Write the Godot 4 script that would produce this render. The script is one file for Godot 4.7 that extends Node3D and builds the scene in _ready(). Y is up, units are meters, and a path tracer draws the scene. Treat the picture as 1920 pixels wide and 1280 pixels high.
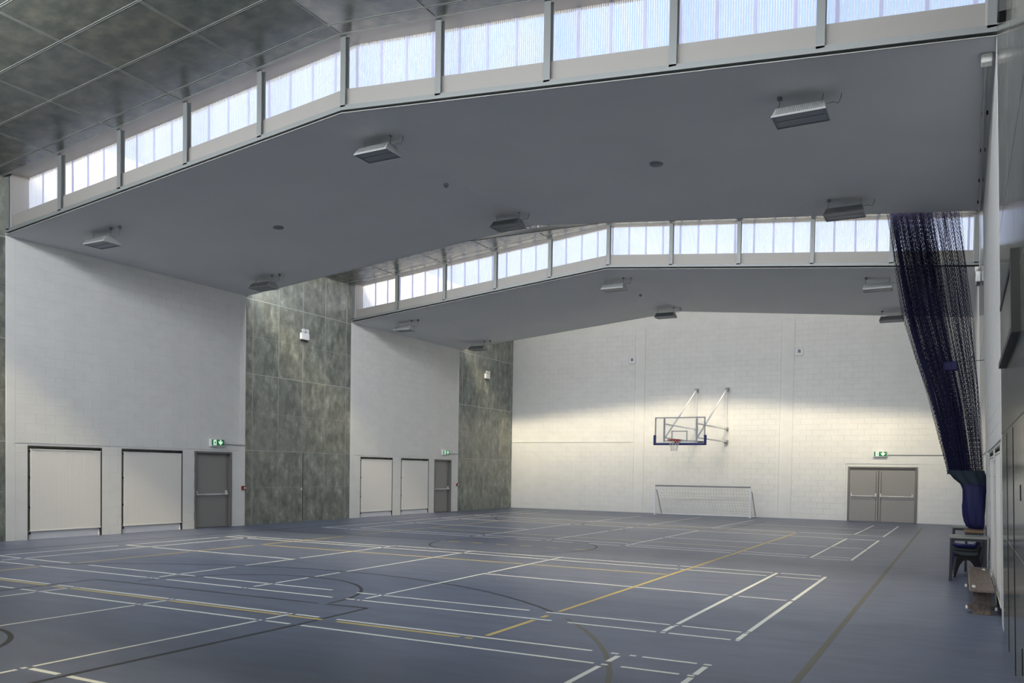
extends Node3D
# A sports hall: concrete and white blockwork bays under low painted roof strips, with glazed roof lanterns between them.
# x runs across the hall, y up, d into the hall (d = -z).

const RIDGE := 8.98
const EAVE := 6.44
const RISE := 0.0950
const FAR := 33.05
const STRIPS := [[-0.8, 5.93], [10.51, 17.21], [21.8, 28.53]]
const LANTERNS := [[5.93, 10.51], [17.21, 21.8], [28.53, 33.05], [-5.38, -0.8]]
const CEIL := 1.2
const GLASS_LOW := 0.4
const GLASS_TOP := 1.25
const SET_BACK := 0.38

var M := {}
var taken := {}
var shared := {}
var rng := RandomNumberGenerator.new()


func _ready() -> void:
	make_camera()
	make_sky()
	make_materials()
	build_floor()
	build_side_walls()
	build_far_wall()
	build_roof()
	build_clerestories()
	build_doors()
	build_shutters()
	build_ceiling_fittings()
	build_wall_fittings()
	build_basketball()
	build_goal()
	build_net()
	build_furniture()


# ------------------------------------------------------------------ camera, sky, sun, exposure

func make_camera() -> void:
	var cam := Camera3D.new()
	cam.name = "camera"
	cam.projection = Camera3D.PROJECTION_FRUSTUM
	cam.near = 0.05
	cam.far = 300.0
	cam.size = 0.05 * 1280.0 / 1568.3
	cam.frustum_offset = Vector2(0.0, 0.05 * (922.96 - 640.0) / 1568.3)
	var right := Vector3(0.88057729, 0.01519408, -0.47365893).normalized()
	var fwd := Vector3(-0.47319266, -0.0264969, -0.8805604).normalized()
	var up := right.cross(fwd).normalized()
	cam.transform = Transform3D(Basis(right, up, -fwd), V(17.806, 1.67, 0.0))
	add_child(cam)
	cam.current = true


func make_sky() -> void:
	var sky_m := ProceduralSkyMaterial.new()
	sky_m.sky_top_color = Color(0.34, 0.58, 0.96)
	sky_m.sky_horizon_color = Color(0.93, 0.95, 1.0)
	sky_m.sky_curve = 0.35
	sky_m.ground_bottom_color = Color(0.35, 0.36, 0.34)
	sky_m.ground_horizon_color = Color(0.6, 0.62, 0.62)
	sky_m.sun_angle_max = 1.0
	sky_m.energy_multiplier = 1.3
	var sky := Sky.new()
	sky.sky_material = sky_m
	var env := Environment.new()
	env.background_mode = Environment.BG_SKY
	env.sky = sky
	env.tonemap_mode = Environment.TONE_MAPPER_LINEAR
	env.tonemap_exposure = 1.21
	env.sdfgi_enabled = true
	env.ssao_enabled = true
	env.ssil_enabled = true
	var we := WorldEnvironment.new()
	we.name = "world"
	we.environment = env
	add_child(we)
	var sun := DirectionalLight3D.new()
	sun.name = "sun"
	sun.light_color = Color(1.0, 0.935, 0.79)
	sun.light_energy = 13.5
	sun.light_angular_distance = 24.0
	sun.shadow_enabled = true
	sun.sky_mode = DirectionalLight3D.SKY_MODE_LIGHT_ONLY
	add_child(sun)
	var way := V(-0.12, -0.75, 0.68)
	sun.look_at_from_position(Vector3.ZERO, way, Vector3.UP)
	# the lantern glazing on the sun's side glows: translucent sheets lit from behind
	for lamp in [[5.93, 5.9], [17.21, 4.5], [28.53, 1.2], [-5.38, 3.0]]:
		for half in 2:
			var d: float = lamp[0]
			var l := AreaLight3D.new()
			l.name = "sunlit_glazing"
			l.light_color = Color(0.97, 0.985, 1.0)
			l.light_energy = lamp[1]
			l.area_normalize_energy = false
			l.area_size = Vector2(8.6, 0.8)
			l.area_range = 60.0
			l.area_attenuation = 2.0
			l.shadow_enabled = true
			var x: float = [4.55, 13.4][half]
			var tilt := atan(RISE) * (1.0 if half == 0 else -1.0)
			# faces into the hall, away from the camera
			l.transform = Transform3D(Basis(Vector3.BACK, tilt) * Basis(Vector3.RIGHT, -0.7), V(x, roofline(x) + (GLASS_LOW + GLASS_TOP) / 2, d - SET_BACK + 0.3))
			add_child(l, true)


# ------------------------------------------------------------------ small helpers

func V(x: float, y: float, d: float) -> Vector3:
	return Vector3(x, y, -d)


func roofline(x: float) -> float:
	return EAVE + RISE * (x if x < RIDGE else 2.0 * RIDGE - x)


func wall_x(y: float) -> float:
	return 18.25 - 0.0365 * y


class Shape:
	var st := SurfaceTool.new()
	var smooth := false

	func _init() -> void:
		st.begin(Mesh.PRIMITIVE_TRIANGLES)

	func tri(a: Vector3, b: Vector3, c: Vector3, n: Vector3) -> void:
		st.set_smooth_group(1 if smooth else -1)
		st.add_vertex(a)
		if (c - a).cross(b - a).dot(n) < 0.0:
			st.add_vertex(c)
			st.add_vertex(b)
		else:
			st.add_vertex(b)
			st.add_vertex(c)

	func face(pts: Array, n: Vector3) -> void:
		for i in range(1, pts.size() - 1):
			tri(pts[0], pts[i], pts[i + 1], n)

	# p: four corners of one end, then the four of the other, in the same order
	func hexa(p: Array) -> void:
		smooth = false
		var mid := Vector3.ZERO
		for q in p:
			mid += q
		mid /= 8.0
		for f in [[0, 1, 2, 3], [4, 5, 6, 7], [0, 1, 5, 4], [1, 2, 6, 5], [2, 3, 7, 6], [3, 0, 4, 7]]:
			var q: Array = [p[f[0]], p[f[1]], p[f[2]], p[f[3]]]
			var c: Vector3 = (q[0] + q[1] + q[2] + q[3]) / 4.0
			face(q, c - mid)

	func box(c: Vector3, s: Vector3, bevel := 0.0, turn := Basis()) -> void:
		smooth = false
		var h := s * 0.5
		var b: float = minf(bevel, minf(h.x, minf(h.y, h.z)) * 0.9)
		if b <= 0.0:
			var p := []
			for z in [-1, 1]:
				for k in [[-1, -1], [1, -1], [1, 1], [-1, 1]]:
					p.append(c + turn * Vector3(k[0] * h.x, k[1] * h.y, z * h.z))
			hexa(p)
			return
		var at := func(sx: int, sy: int, sz: int, ax: int) -> Vector3:
			var v := Vector3(sx * (h.x - b), sy * (h.y - b), sz * (h.z - b))
			v[ax] = [sx, sy, sz][ax] * h[ax]
			return c + turn * v
		for s1 in [-1, 1]:
			for ax in 3:
				var q := []
				for k in [[-1, -1], [1, -1], [1, 1], [-1, 1]]:
					var g := [0, 0, 0]
					g[ax] = s1
					g[(ax + 1) % 3] = k[0]
					g[(ax + 2) % 3] = k[1]
					q.append(at.call(g[0], g[1], g[2], ax))
				var n := Vector3.ZERO
				n[ax] = s1
				face(q, turn * n)
			for s2 in [-1, 1]:
				for ax in 3:
					var a1 := (ax + 1) % 3
					var a2 := (ax + 2) % 3
					var e := [0, 0, 0]
					e[a1] = s1
					e[a2] = s2
					var q2 := []
					for k in [[-1, a1], [1, a1], [1, a2], [-1, a2]]:
						e[ax] = k[0]
						q2.append(at.call(e[0], e[1], e[2], k[1]))
					var n2 := Vector3.ZERO
					n2[a1] = s1
					n2[a2] = s2
					face(q2, turn * n2)
				for s3 in [-1, 1]:
					tri(at.call(s1, s2, s3, 0), at.call(s1, s2, s3, 1), at.call(s1, s2, s3, 2), turn * Vector3(s1, s2, s3))

	func tube(path: Array, r: float, sides := 8, closed := false) -> void:
		var n := path.size()
		var rings := []
		var side := Vector3.ZERO
		for i in n:
			var before: Vector3 = path[(i - 1 + n) % n] if closed or i > 0 else path[i]
			var after: Vector3 = path[(i + 1) % n] if closed or i < n - 1 else path[i]
			var t := (after - before).normalized()
			if side == Vector3.ZERO:
				side = t.cross(Vector3.UP if absf(t.y) < 0.9 else Vector3.RIGHT).normalized()
			side = (side - t * side.dot(t)).normalized()
			var other := t.cross(side)
			var ring := []
			for k in sides:
				var a := TAU * k / sides
				ring.append(path[i] + (side * cos(a) + other * sin(a)) * r)
			rings.append(ring)
		for i in (n if closed else n - 1):
			var A: Array = rings[i]
			var Bq: Array = rings[(i + 1) % n]
			var mid: Vector3 = (path[i] + path[(i + 1) % n]) / 2.0
			smooth = true
			for k in sides:
				var q := [A[k], A[(k + 1) % sides], Bq[(k + 1) % sides], Bq[k]]
				face(q, (q[0] + q[1] + q[2] + q[3]) / 4.0 - mid)
		smooth = false
		if not closed:
			face(rings[0], path[0] - path[1])
			face(rings[n - 1], path[n - 1] - path[n - 2])

	# profile of (radius, height) turned about the axis at c
	func lathe(c: Vector3, profile: Array, sides := 20, axis := Vector3.UP) -> void:
		var u := axis.cross(Vector3.RIGHT if absf(axis.x) < 0.9 else Vector3.UP).normalized()
		var w := axis.cross(u)
		smooth = true
		for i in profile.size() - 1:
			var p: Vector2 = profile[i]
			var q: Vector2 = profile[i + 1]
			var out := Vector2(q.y - p.y, p.x - q.x)
			for k in sides:
				var a := TAU * k / sides
				var b := TAU * (k + 1) / sides
				var ra := u * cos(a) + w * sin(a)
				var rb := u * cos(b) + w * sin(b)
				var rm := (ra + rb).normalized()
				var n := rm * out.x + axis * out.y
				face([c + ra * p.x + axis * p.y, c + rb * p.x + axis * p.y, c + rb * q.x + axis * q.y, c + ra * q.x + axis * q.y], n)
		smooth = false

	# a flat polygon (in the plane of u and v through o) given depth along n
	func slab(poly: PackedVector2Array, o: Vector3, u: Vector3, v: Vector3, n: Vector3) -> void:
		smooth = false
		var tris := Geometry2D.triangulate_polygon(poly)
		var nn := n.normalized()
		for i in range(0, tris.size(), 3):
			var q := []
			for k in 3:
				q.append(o + u * poly[tris[i + k]].x + v * poly[tris[i + k]].y)
			tri(q[0], q[1], q[2], -nn)
			tri(q[0] + n, q[1] + n, q[2] + n, nn)
		var cw := Geometry2D.is_polygon_clockwise(poly)
		for i in poly.size():
			var a := poly[i]
			var b := poly[(i + 1) % poly.size()]
			var e := b - a
			var o2 := Vector2(-e.y, e.x) if cw else Vector2(e.y, -e.x)
			var A := o + u * a.x + v * a.y
			var Bq := o + u * b.x + v * b.y
			face([A, Bq, Bq + n, A + n], u * o2.x + v * o2.y)

	func mesh() -> ArrayMesh:
		st.generate_normals()
		return st.commit()


func numbered(called: String) -> String:
	if not taken.has(called):
		taken[called] = 0
		return called
	taken[called] += 1
	return "%s_%03d" % [called, taken[called]]


func tag(o: Node, label: String, category: String, group := "", kind := "") -> Node:
	o.set_meta("label", label)
	o.set_meta("category", category)
	if group:
		o.set_meta("group", group)
	if kind:
		o.set_meta("kind", kind)
	return o


func thing(called: String, label: String, category: String, at := Vector3.ZERO, group := "", kind := "") -> Node3D:
	var o := Node3D.new()
	o.name = numbered(called)
	add_child(o)
	o.position = at
	tag(o, label, category, group, kind)
	return o


func put(called: String, mesh: Mesh, material: Material, parent: Node, at := Vector3.ZERO) -> MeshInstance3D:
	var o := MeshInstance3D.new()
	o.mesh = mesh
	o.material_override = material
	o.name = numbered(called) if parent == self else called
	o.position = at
	parent.add_child(o, true)
	return o


func build(called: String, shape: Shape, material: Material, parent: Node) -> MeshInstance3D:
	return put(called, shape.mesh(), material, parent)


func again(thing0: Node3D, at: Vector3, label: String) -> Node3D:
	var c: Node3D = thing0.duplicate()
	var base := String(thing0.name)
	c.name = numbered(base)
	add_child(c)
	c.position = at
	c.set_meta("label", label)
	return c


# a box mesh shared by all pieces of that size
func block_mesh(s: Vector3, bevel: float) -> Mesh:
	var key := "%.3f %.3f %.3f %.4f" % [s.x, s.y, s.z, bevel]
	if not shared.has(key):
		var b := Shape.new()
		b.box(Vector3.ZERO, s, bevel)
		shared[key] = b.mesh()
	return shared[key]


# a bar that follows the roof slope from x0 to x1, between two heights above the roofline
func along_roof(s: Shape, x0: float, x1: float, low: float, high: float, d0: float, d1: float) -> void:
	var cuts := [x0, x1]
	if x0 < RIDGE and x1 > RIDGE:
		cuts = [x0, RIDGE, x1]
	for i in cuts.size() - 1:
		var a: float = cuts[i]
		var b: float = cuts[i + 1]
		var ya := roofline(a)
		var yb := roofline(b)
		s.hexa([V(a, ya + low, d0), V(b, yb + low, d0), V(b, yb + high, d0), V(a, ya + high, d0), V(a, ya + low, d1), V(b, yb + low, d1), V(b, yb + high, d1), V(a, ya + high, d1)])


func bar(s: Shape, x0: float, x1: float, y0: float, y1: float, d0: float, d1: float, bevel := 0.0) -> void:
	s.box(V((x0 + x1) / 2, (y0 + y1) / 2, (d0 + d1) / 2), Vector3(absf(x1 - x0), absf(y1 - y0), absf(d1 - d0)), bevel)


# ------------------------------------------------------------------ materials

func noise(seed_: int, freq: float, octaves: int, kind := FastNoiseLite.TYPE_SIMPLEX_SMOOTH) -> FastNoiseLite:
	var n := FastNoiseLite.new()
	n.seed = seed_
	n.noise_type = kind
	n.frequency = freq
	n.fractal_octaves = octaves
	n.fractal_gain = 0.55
	return n


func ramp(stops: Array) -> Gradient:
	var g := Gradient.new()
	var off := PackedFloat32Array()
	var col := PackedColorArray()
	for s in stops:
		off.append(s[0])
		col.append(s[1])
	g.offsets = off
	g.colors = col
	return g


func noise_tex(n: FastNoiseLite, stops: Array, size := 512) -> NoiseTexture2D:
	var t := NoiseTexture2D.new()
	t.width = size
	t.height = size
	t.seamless = true
	t.seamless_blend_skirt = 0.2
	t.noise = n
	if stops:
		t.color_ramp = ramp(stops)
	return t


func mat(key: String, c: Color, rough := 0.6, metal := 0.0) -> StandardMaterial3D:
	var m := StandardMaterial3D.new()
	m.resource_name = key
	m.albedo_color = c
	m.roughness = rough
	m.metallic = metal
	M[key] = m
	return m


func textured(m: StandardMaterial3D, t: Texture2D, scale: Vector3, offset := Vector3.ZERO) -> void:
	m.albedo_texture = t
	m.uv1_triplanar = true
	m.uv1_world_triplanar = true
	m.uv1_scale = scale
	m.uv1_offset = offset


func g8(v: float) -> Color:
	return Color(v, v, v)


func make_materials() -> void:
	rng.seed = 11
	var soft := noise_tex(noise(3, 0.006, 4), [[0.0, g8(0.965)], [0.5, g8(0.985)], [1.0, g8(1.0)]])
	# painted blockwork
	var m := mat("white_paint", Color(0.9, 0.9, 0.888), 0.62)
	textured(m, soft, Vector3(0.35, 0.5, 0.35))
	var grain := noise_tex(noise(9, 0.05, 3), [], 512)
	m.heightmap_enabled = true
	m.heightmap_texture = grain
	m.heightmap_scale = 0.06
	mat("white_trim", Color(0.9, 0.9, 0.88), 0.5)
	mat("edge_paint", Color(0.6, 0.6, 0.59), 0.6)
	mat("head_paint", Color(0.62, 0.61, 0.595), 0.5)
	mat("sill_paint", Color(0.54, 0.53, 0.515), 0.5)
	m = mat("cream_shutter", Color(0.91, 0.9, 0.88), 0.5)
	mat("soffit_paint", Color(0.83, 0.84, 0.85), 0.75)
	textured(M["soffit_paint"], soft, Vector3(0.12, 0.12, 0.12))
	# board-marked concrete, three castings
	var rough_noise := noise(21, 0.011, 8)
	rough_noise.fractal_gain = 0.68
	rough_noise.domain_warp_enabled = true
	rough_noise.domain_warp_amplitude = 24.0
	rough_noise.domain_warp_frequency = 0.012
	var mottled := noise_tex(rough_noise, [[0.1, Color(0.43, 0.44, 0.425)], [0.38, Color(0.515, 0.525, 0.505)], [0.56, Color(0.56, 0.567, 0.543)], [0.74, Color(0.615, 0.62, 0.59)], [0.92, Color(0.72, 0.72, 0.685)]], 1024)
	var streaks := noise_tex(noise(33, 0.012, 5), [[0.2, g8(0.84)], [0.5, g8(0.96)], [0.8, g8(1.0)]], 512)
	for n in 6:
		var k := n % 3
		var c := mat(("concrete_%d" if n < 3 else "polished_%d") % k, [Color(0.99, 1.0, 0.98), Color(0.93, 0.95, 0.94), Color(1.0, 1.0, 0.97)][k], 0.2 if n < 3 else 0.12)
		textured(c, mottled, Vector3(0.26, 0.16, 0.26), Vector3(0.31 * k, 0.17 * k, 0.23 * k))
		c.detail_enabled = true
		c.detail_blend_mode = BaseMaterial3D.BLEND_MODE_MUL
		c.detail_albedo = streaks
		c.heightmap_enabled = true
		c.heightmap_texture = grain
		c.heightmap_scale = 0.05
	mat("joint", Color(0.64, 0.65, 0.625), 0.7)
	# ceiling boards
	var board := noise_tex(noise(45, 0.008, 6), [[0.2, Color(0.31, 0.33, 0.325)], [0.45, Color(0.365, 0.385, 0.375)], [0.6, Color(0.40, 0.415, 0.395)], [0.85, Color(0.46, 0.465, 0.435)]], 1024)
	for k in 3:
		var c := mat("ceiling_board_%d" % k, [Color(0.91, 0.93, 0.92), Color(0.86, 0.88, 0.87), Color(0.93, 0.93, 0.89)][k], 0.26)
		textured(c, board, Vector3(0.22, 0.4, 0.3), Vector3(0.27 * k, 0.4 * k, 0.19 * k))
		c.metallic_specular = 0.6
	mat("joint_strip", Color(0.56, 0.585, 0.57), 0.4)
	# floor
	var scuffs := noise_tex(noise(57, 0.011, 6), [[0.15, Color(0.397, 0.428, 0.508)], [0.5, Color(0.413, 0.446, 0.528)], [0.85, Color(0.43, 0.464, 0.548)]], 1024)
	var wear := noise_tex(noise(63, 0.02, 4), [[0.3, g8(0.95)], [0.6, g8(1.0)]], 512)
	m = mat("floor_vinyl", Color.WHITE, 0.4)
	textured(m, scuffs, Vector3(0.07, 0.16, 0.25))
	m.detail_enabled = true
	m.detail_blend_mode = BaseMaterial3D.BLEND_MODE_MUL
	m.detail_albedo = wear
	mat("line_white", Color(0.96, 0.96, 0.92), 0.5)
	mat("line_yellow", Color(0.84, 0.75, 0.45), 0.5)
	mat("line_dark", Color(0.24, 0.245, 0.25), 0.5)
	mat("line_olive", Color(0.44, 0.43, 0.385), 0.5)
	# metals
	mat("steel_grey", Color(0.5, 0.515, 0.51), 0.45, 0.2)
	mat("post_steel", Color(0.47, 0.485, 0.485), 0.45, 0.2)
	mat("steel_light", Color(0.62, 0.63, 0.63), 0.4, 0.2)
	mat("steel_white", Color(0.95, 0.95, 0.96), 0.4)
	mat("frame_pale", Color(0.58, 0.59, 0.61), 0.4)
	mat("chrome", Color(0.85, 0.85, 0.84), 0.35, 0.25)
	mat("dark_gap", Color(0.03, 0.03, 0.033), 0.8)
	mat("frame_dark", Color(0.30, 0.295, 0.285), 0.5)
	mat("door_grey", Color(0.58, 0.57, 0.56), 0.5)
	mat("door_frame", Color(0.46, 0.45, 0.44), 0.5)
	mat("black", Color(0.05, 0.05, 0.055), 0.5)
	mat("white_plastic", Color(0.9, 0.9, 0.9), 0.4)
	mat("fitting_white", Color(0.62, 0.63, 0.63), 0.45)
	mat("fitting_grey", Color(0.44, 0.48, 0.53), 0.4)
	mat("board_blue", Color(0.05, 0.13, 0.42), 0.5)
	mat("rim_red", Color(0.72, 0.10, 0.07), 0.4)
	mat("cord_white", Color(0.85, 0.85, 0.83), 0.8)
	mat("cord_blue", Color(0.045, 0.055, 0.24), 0.8)
	m = mat("skirt_blue", Color(0.03, 0.04, 0.27), 0.65)
	mat("skirt_teal", Color(0.035, 0.12, 0.18), 0.7)
	mat("alarm_red", Color(0.55, 0.05, 0.06), 0.4)
	m = mat("sign_green", Color(0.03, 0.42, 0.19), 0.4)
	m.emission_enabled = true
	m.emission = Color(0.02, 0.45, 0.2)
	m.emission_energy_multiplier = 0.25
	m = mat("sign_white", Color(0.9, 1.0, 0.93), 0.4)
	m.emission_enabled = true
	m.emission = Color(0.85, 1.0, 0.9)
	m.emission_energy_multiplier = 0.5
	mat("desk_top", Color(0.55, 0.56, 0.54), 0.35)
	mat("desk_steel", Color(0.20, 0.21, 0.22), 0.4)
	mat("chair_blue", Color(0.06, 0.10, 0.42), 0.5)
	mat("chair_grey", Color(0.33, 0.35, 0.365), 0.5)
	mat("chair_black", Color(0.035, 0.037, 0.042), 0.45)
	var rings := noise_tex(noise(71, 0.02, 4), [[0.2, Color(0.36, 0.315, 0.285)], [0.5, Color(0.415, 0.37, 0.34)], [0.8, Color(0.47, 0.425, 0.395)]], 512)
	m = mat("bench_wood", g8(1.0), 0.4)
	textured(m, rings, Vector3(1.6, 1.6, 0.16))
	m = mat("tan_wood", Color(0.50, 0.39, 0.29), 0.5)
	# polycarbonate
	m = mat("clear_sheet", Color(0.96, 0.98, 1.0, 0.06), 0.04)
	m.transparency = BaseMaterial3D.TRANSPARENCY_ALPHA
	m = mat("sheet_rib", Color(0.93, 0.95, 1.0), 0.4)
	m.backlight_enabled = true
	m.backlight = Color(1, 1, 1)
	m = mat("sheet_joint", Color(0.82, 0.84, 0.9), 0.5)
	m.backlight_enabled = true
	m.backlight = Color(0.8, 0.8, 0.9)
	m = mat("backboard_glass", Color(0.95, 0.98, 1.0, 0.08), 0.04)
	m.transparency = BaseMaterial3D.TRANSPARENCY_ALPHA
	mat("roof_outside", Color(0.5, 0.5, 0.5), 0.8)


# ------------------------------------------------------------------ floor and its markings

func line(floor_: Node, m: String, x0: float, d0: float, x1: float, d1: float, w := 0.042, y := 0.0015) -> void:
	var a := V(x0, 0, d0)
	var b := V(x1, 0, d1)
	var t := (b - a).normalized()
	var s := Vector3(-t.z, 0, t.x) * w / 2
	var up := Vector3(0, y, 0)
	var sh := Shape.new()
	var mid := (a + b) / 2
	a -= mid
	b -= mid
	sh.hexa([a - s, a + s, a + s + up, a - s + up, b - s, b + s, b + s + up, b - s + up])
	put("court_line", sh.mesh(), M[m], floor_, mid)


# a curved marking about (cx, cd) from one bearing to another, in degrees
func curve(floor_: Node, m: String, cx: float, cd: float, r: float, from: float, to: float, w := 0.05, y := 0.001) -> void:
	var sh := Shape.new()
	var n := int(absf(to - from) / 4.0) + 2
	var up := Vector3(0, y, 0)
	for i in n:
		var q := []
		for k in [i, i + 1]:
			var a := deg_to_rad(lerpf(from, to, float(k) / n))
			for rr in [r - w / 2, r + w / 2]:
				q.append(Vector3(cos(a) * rr, 0, -sin(a) * rr))
		sh.hexa([q[0], q[1], q[1] + up, q[0] + up, q[2], q[3], q[3] + up, q[2] + up])
	put("court_line", sh.mesh(), M[m], floor_, V(cx, 0, cd))


# a run of markings along x: the ends of each piece, the depth changing evenly from x = 3 to x = 16
func run_x(floor_: Node, m: String, d3: float, d16: float, pieces: Array, w := 0.042) -> void:
	for p in pieces:
		line(floor_, m, p[0], lerpf(d3, d16, (p[0] - 3.0) / 13.0), p[1], lerpf(d3, d16, (p[1] - 3.0) / 13.0), w)


func run_d(floor_: Node, m: String, x_near: float, d_near: float, x_far: float, d_far: float, pieces: Array, w := 0.042) -> void:
	for p in pieces:
		line(floor_, m, lerpf(x_near, x_far, (p[0] - d_near) / (d_far - d_near)), p[0], lerpf(x_near, x_far, (p[1] - d_near) / (d_far - d_near)), p[1], w)


func build_floor() -> void:
	var s := Shape.new()
	bar(s, -0.5, 18.8, -0.3, 0.0, -6.6, 33.6)
	var f := build("floor", s, M["floor_vinyl"], self)
	tag(f, "blue grey vinyl sports hall floor marked with court lines", "floor", "", "structure")
	var W := "line_white"
	# nearest badminton court
	run_x(f, W, 7.12, 7.21, [[3.4, 6.72], [6.9, 7.25], [7.29, 7.33], [7.37, 9.1], [9.14, 9.18], [9.23, 11.06], [11.09, 11.13], [11.19, 11.53], [11.78, 14.81], [15.0, 15.07], [15.18, 15.24], [15.3, 15.8], [15.86, 15.93]])
	run_x(f, W, 6.61, 6.75, [[3.4, 6.72], [6.87, 7.2], [7.26, 7.31], [7.36, 9.12], [9.16, 9.2], [9.25, 11.05], [11.1, 11.14], [11.2, 11.54], [11.7, 15.02], [15.09, 15.15], [15.27, 15.78], [15.85, 15.91]])
	run_d(f, W, 7.30, 3.0, 7.28, 7.1, [[2.5, 6.58], [6.68, 7.03]])
	run_d(f, W, 9.15, 3.0, 9.2, 7.1, [[2.5, 6.6], [6.73, 7.05]])
	run_d(f, W, 11.12, 3.0, 11.13, 7.1, [[1.5, 4.03], [4.17, 6.63], [6.78, 7.11]])
	run_d(f, W, 15.12, 3.0, 15.1, 7.2, [[2.0, 6.66], [6.86, 7.12]], 0.05)
	run_d(f, W, 15.9, 3.0, 15.9, 7.2, [[2.0, 6.68], [6.8, 7.12]], 0.05)
	run_x(f, W, 4.1, 4.12, [[11.18, 11.54], [11.67, 15.0]], 0.05)
	run_x(f, W, 4.09, 4.1, [[11.09, 11.14]])
	# second court
	run_x(f, W, 8.30, 8.43, [[3.4, 4.5], [4.66, 7.2], [7.26, 7.31], [7.36, 7.46], [7.62, 9.11], [9.15, 9.19], [9.24, 10.7], [10.92, 11.06], [11.1, 11.14], [11.18, 13.81], [14.01, 15.02], [15.07, 15.12], [15.16, 15.8], [15.85, 15.89]])
	run_x(f, W, 8.82, 8.9, [[2.6, 3.3], [3.42, 4.66], [5.16, 7.21], [7.25, 7.28], [7.31, 7.64], [7.83, 9.1], [9.15, 9.19], [9.24, 10.28], [10.71, 11.03], [11.07, 11.1], [11.15, 13.29], [13.52, 15.02], [15.07, 15.12], [15.16, 15.8], [15.84, 15.88]])
	run_d(f, W, 15.08, 8.5, 15.09, 14.6, [[8.5, 8.84], [8.99, 11.45], [11.53, 14.6]], 0.05)
	run_d(f, W, 15.86, 8.45, 15.88, 14.5, [[8.48, 8.83], [8.97, 11.42], [11.52, 14.5]], 0.05)
	run_d(f, W, 11.12, 8.5, 11.01, 14.8, [[8.53, 8.86], [8.97, 11.68], [11.76, 14.78]])
	run_d(f, W, 9.17, 8.5, 8.99, 14.8, [[8.53, 8.86], [8.97, 9.66], [9.82, 10.41], [10.59, 14.28], [14.42, 14.78]])
	run_d(f, W, 7.28, 8.5, 7.03, 14.8, [[8.5, 8.8], [8.9, 10.03], [10.26, 11.5], [11.65, 14.22], [14.4, 14.76]])
	run_d(f, W, 3.37, 8.5, 3.14, 14.6, [[8.45, 8.76], [8.9, 11.35], [11.5, 14.1], [14.26, 14.6]])
	run_d(f, W, 2.6, 8.8, 2.54, 14.7, [[8.87, 11.28], [11.46, 13.95], [14.14, 14.6]])
	run_x(f, W, 11.46, 11.47, [[2.64, 3.28], [3.4, 7.09], [7.13, 7.17]])
	run_x(f, W, 11.9, 11.47, [[11.08, 15.02], [15.16, 15.8]])
	run_x(f, W, 14.56, 14.6, [[2.58, 3.1], [3.22, 7.0]])
	run_x(f, W, 14.8, 14.58, [[7.1, 8.95], [9.04, 10.98], [11.08, 13.34], [13.4, 15.02], [15.15, 15.8]])
	run_x(f, W, 14.2, 14.3, [[2.55, 3.08], [3.22, 7.03], [7.1, 8.95]])
	run_x(f, W, 14.5, 14.05, [[9.06, 10.95], [11.04, 13.5], [13.54, 15.02], [15.16, 15.85]])
	# third court
	run_x(f, W, 18.05, 17.9, [[2.1, 3.0], [3.1, 6.93], [7.05, 7.92], [8.27, 8.96], [9.27, 9.8]])
	run_x(f, W, 18.3, 17.6, [[10.22, 11.02], [11.17, 13.55], [13.72, 15.08], [15.22, 15.88]])
	run_x(f, W, 18.54, 18.42, [[3.13, 6.96], [7.1, 8.85], [9.15, 10.98]])
	run_x(f, W, 18.7, 18.07, [[11.14, 13.55], [13.72, 15.04], [15.2, 15.86]])
	run_x(f, W, 21.4, 20.6, [[2.2, 2.88], [3.05, 6.95], [11.2, 13.6], [13.72, 15.08], [15.22, 15.86]])
	run_x(f, W, 24.1, 24.1, [[2.1, 2.8], [2.95, 7.0], [7.1, 9.0], [9.12, 11.04]])
	run_x(f, W, 24.6, 23.45, [[11.15, 13.6], [13.72, 15.1], [15.24, 15.9]])
	run_d(f, W, 7.03, 18.2, 6.98, 24.2, [[18.2, 18.5], [18.66, 21.2], [21.3, 24.1]])
	run_d(f, W, 9.03, 18.2, 9.06, 24.2, [[18.12, 18.4], [18.55, 22.1], [22.3, 23.2], [23.4, 24.14]])
	run_d(f, W, 11.1, 18.0, 11.1, 24.0, [[17.99, 20.7], [20.85, 24.0]])
	run_d(f, W, 15.16, 17.7, 15.17, 23.7, [[17.7, 20.5], [20.64, 23.62]], 0.05)
	run_d(f, W, 15.93, 17.6, 15.96, 23.5, [[17.62, 20.5], [20.64, 23.45]], 0.05)
	run_d(f, W, 3.05, 18.5, 2.88, 24.0, [[18.56, 21.2], [21.4, 24.0]])
	run_d(f, W, 2.2, 18.5, 2.1, 24.0, [[18.1, 21.2], [21.45, 23.98]])
	# farthest court
	run_x(f, W, 26.3, 25.2, [[2.1, 2.8], [2.95, 6.95], [7.06, 9.0], [9.12, 11.06], [11.18, 13.57], [13.7, 15.12], [15.24, 15.95]])
	run_x(f, W, 28.9, 28.0, [[2.2, 6.95], [11.25, 15.1], [15.25, 15.9]])
	run_d(f, W, 6.96, 25.5, 7.04, 30.5, [[25.6, 30.5]])
	run_d(f, W, 9.05, 25.4, 9.1, 31.4, [[25.48, 29.1], [29.2, 31.4]])
	run_d(f, W, 11.11, 25.4, 11.2, 31.0, [[25.41, 31.0]])
	run_d(f, W, 15.17, 25.3, 15.23, 30.6, [[25.37, 30.57]], 0.05)
	run_d(f, W, 15.95, 24.9, 15.99, 30.6, [[24.97, 27.8], [27.95, 30.6]], 0.05)
	run_d(f, W, 2.88, 24.1, 2.8, 31.0, [[24.2, 26.2], [26.35, 31.0]])
	run_d(f, W, 2.1, 24.1, 2.05, 31.0, [[24.2, 26.2], [26.35, 31.0]])
	# yellow volleyball court
	var Y := "line_yellow"
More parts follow.
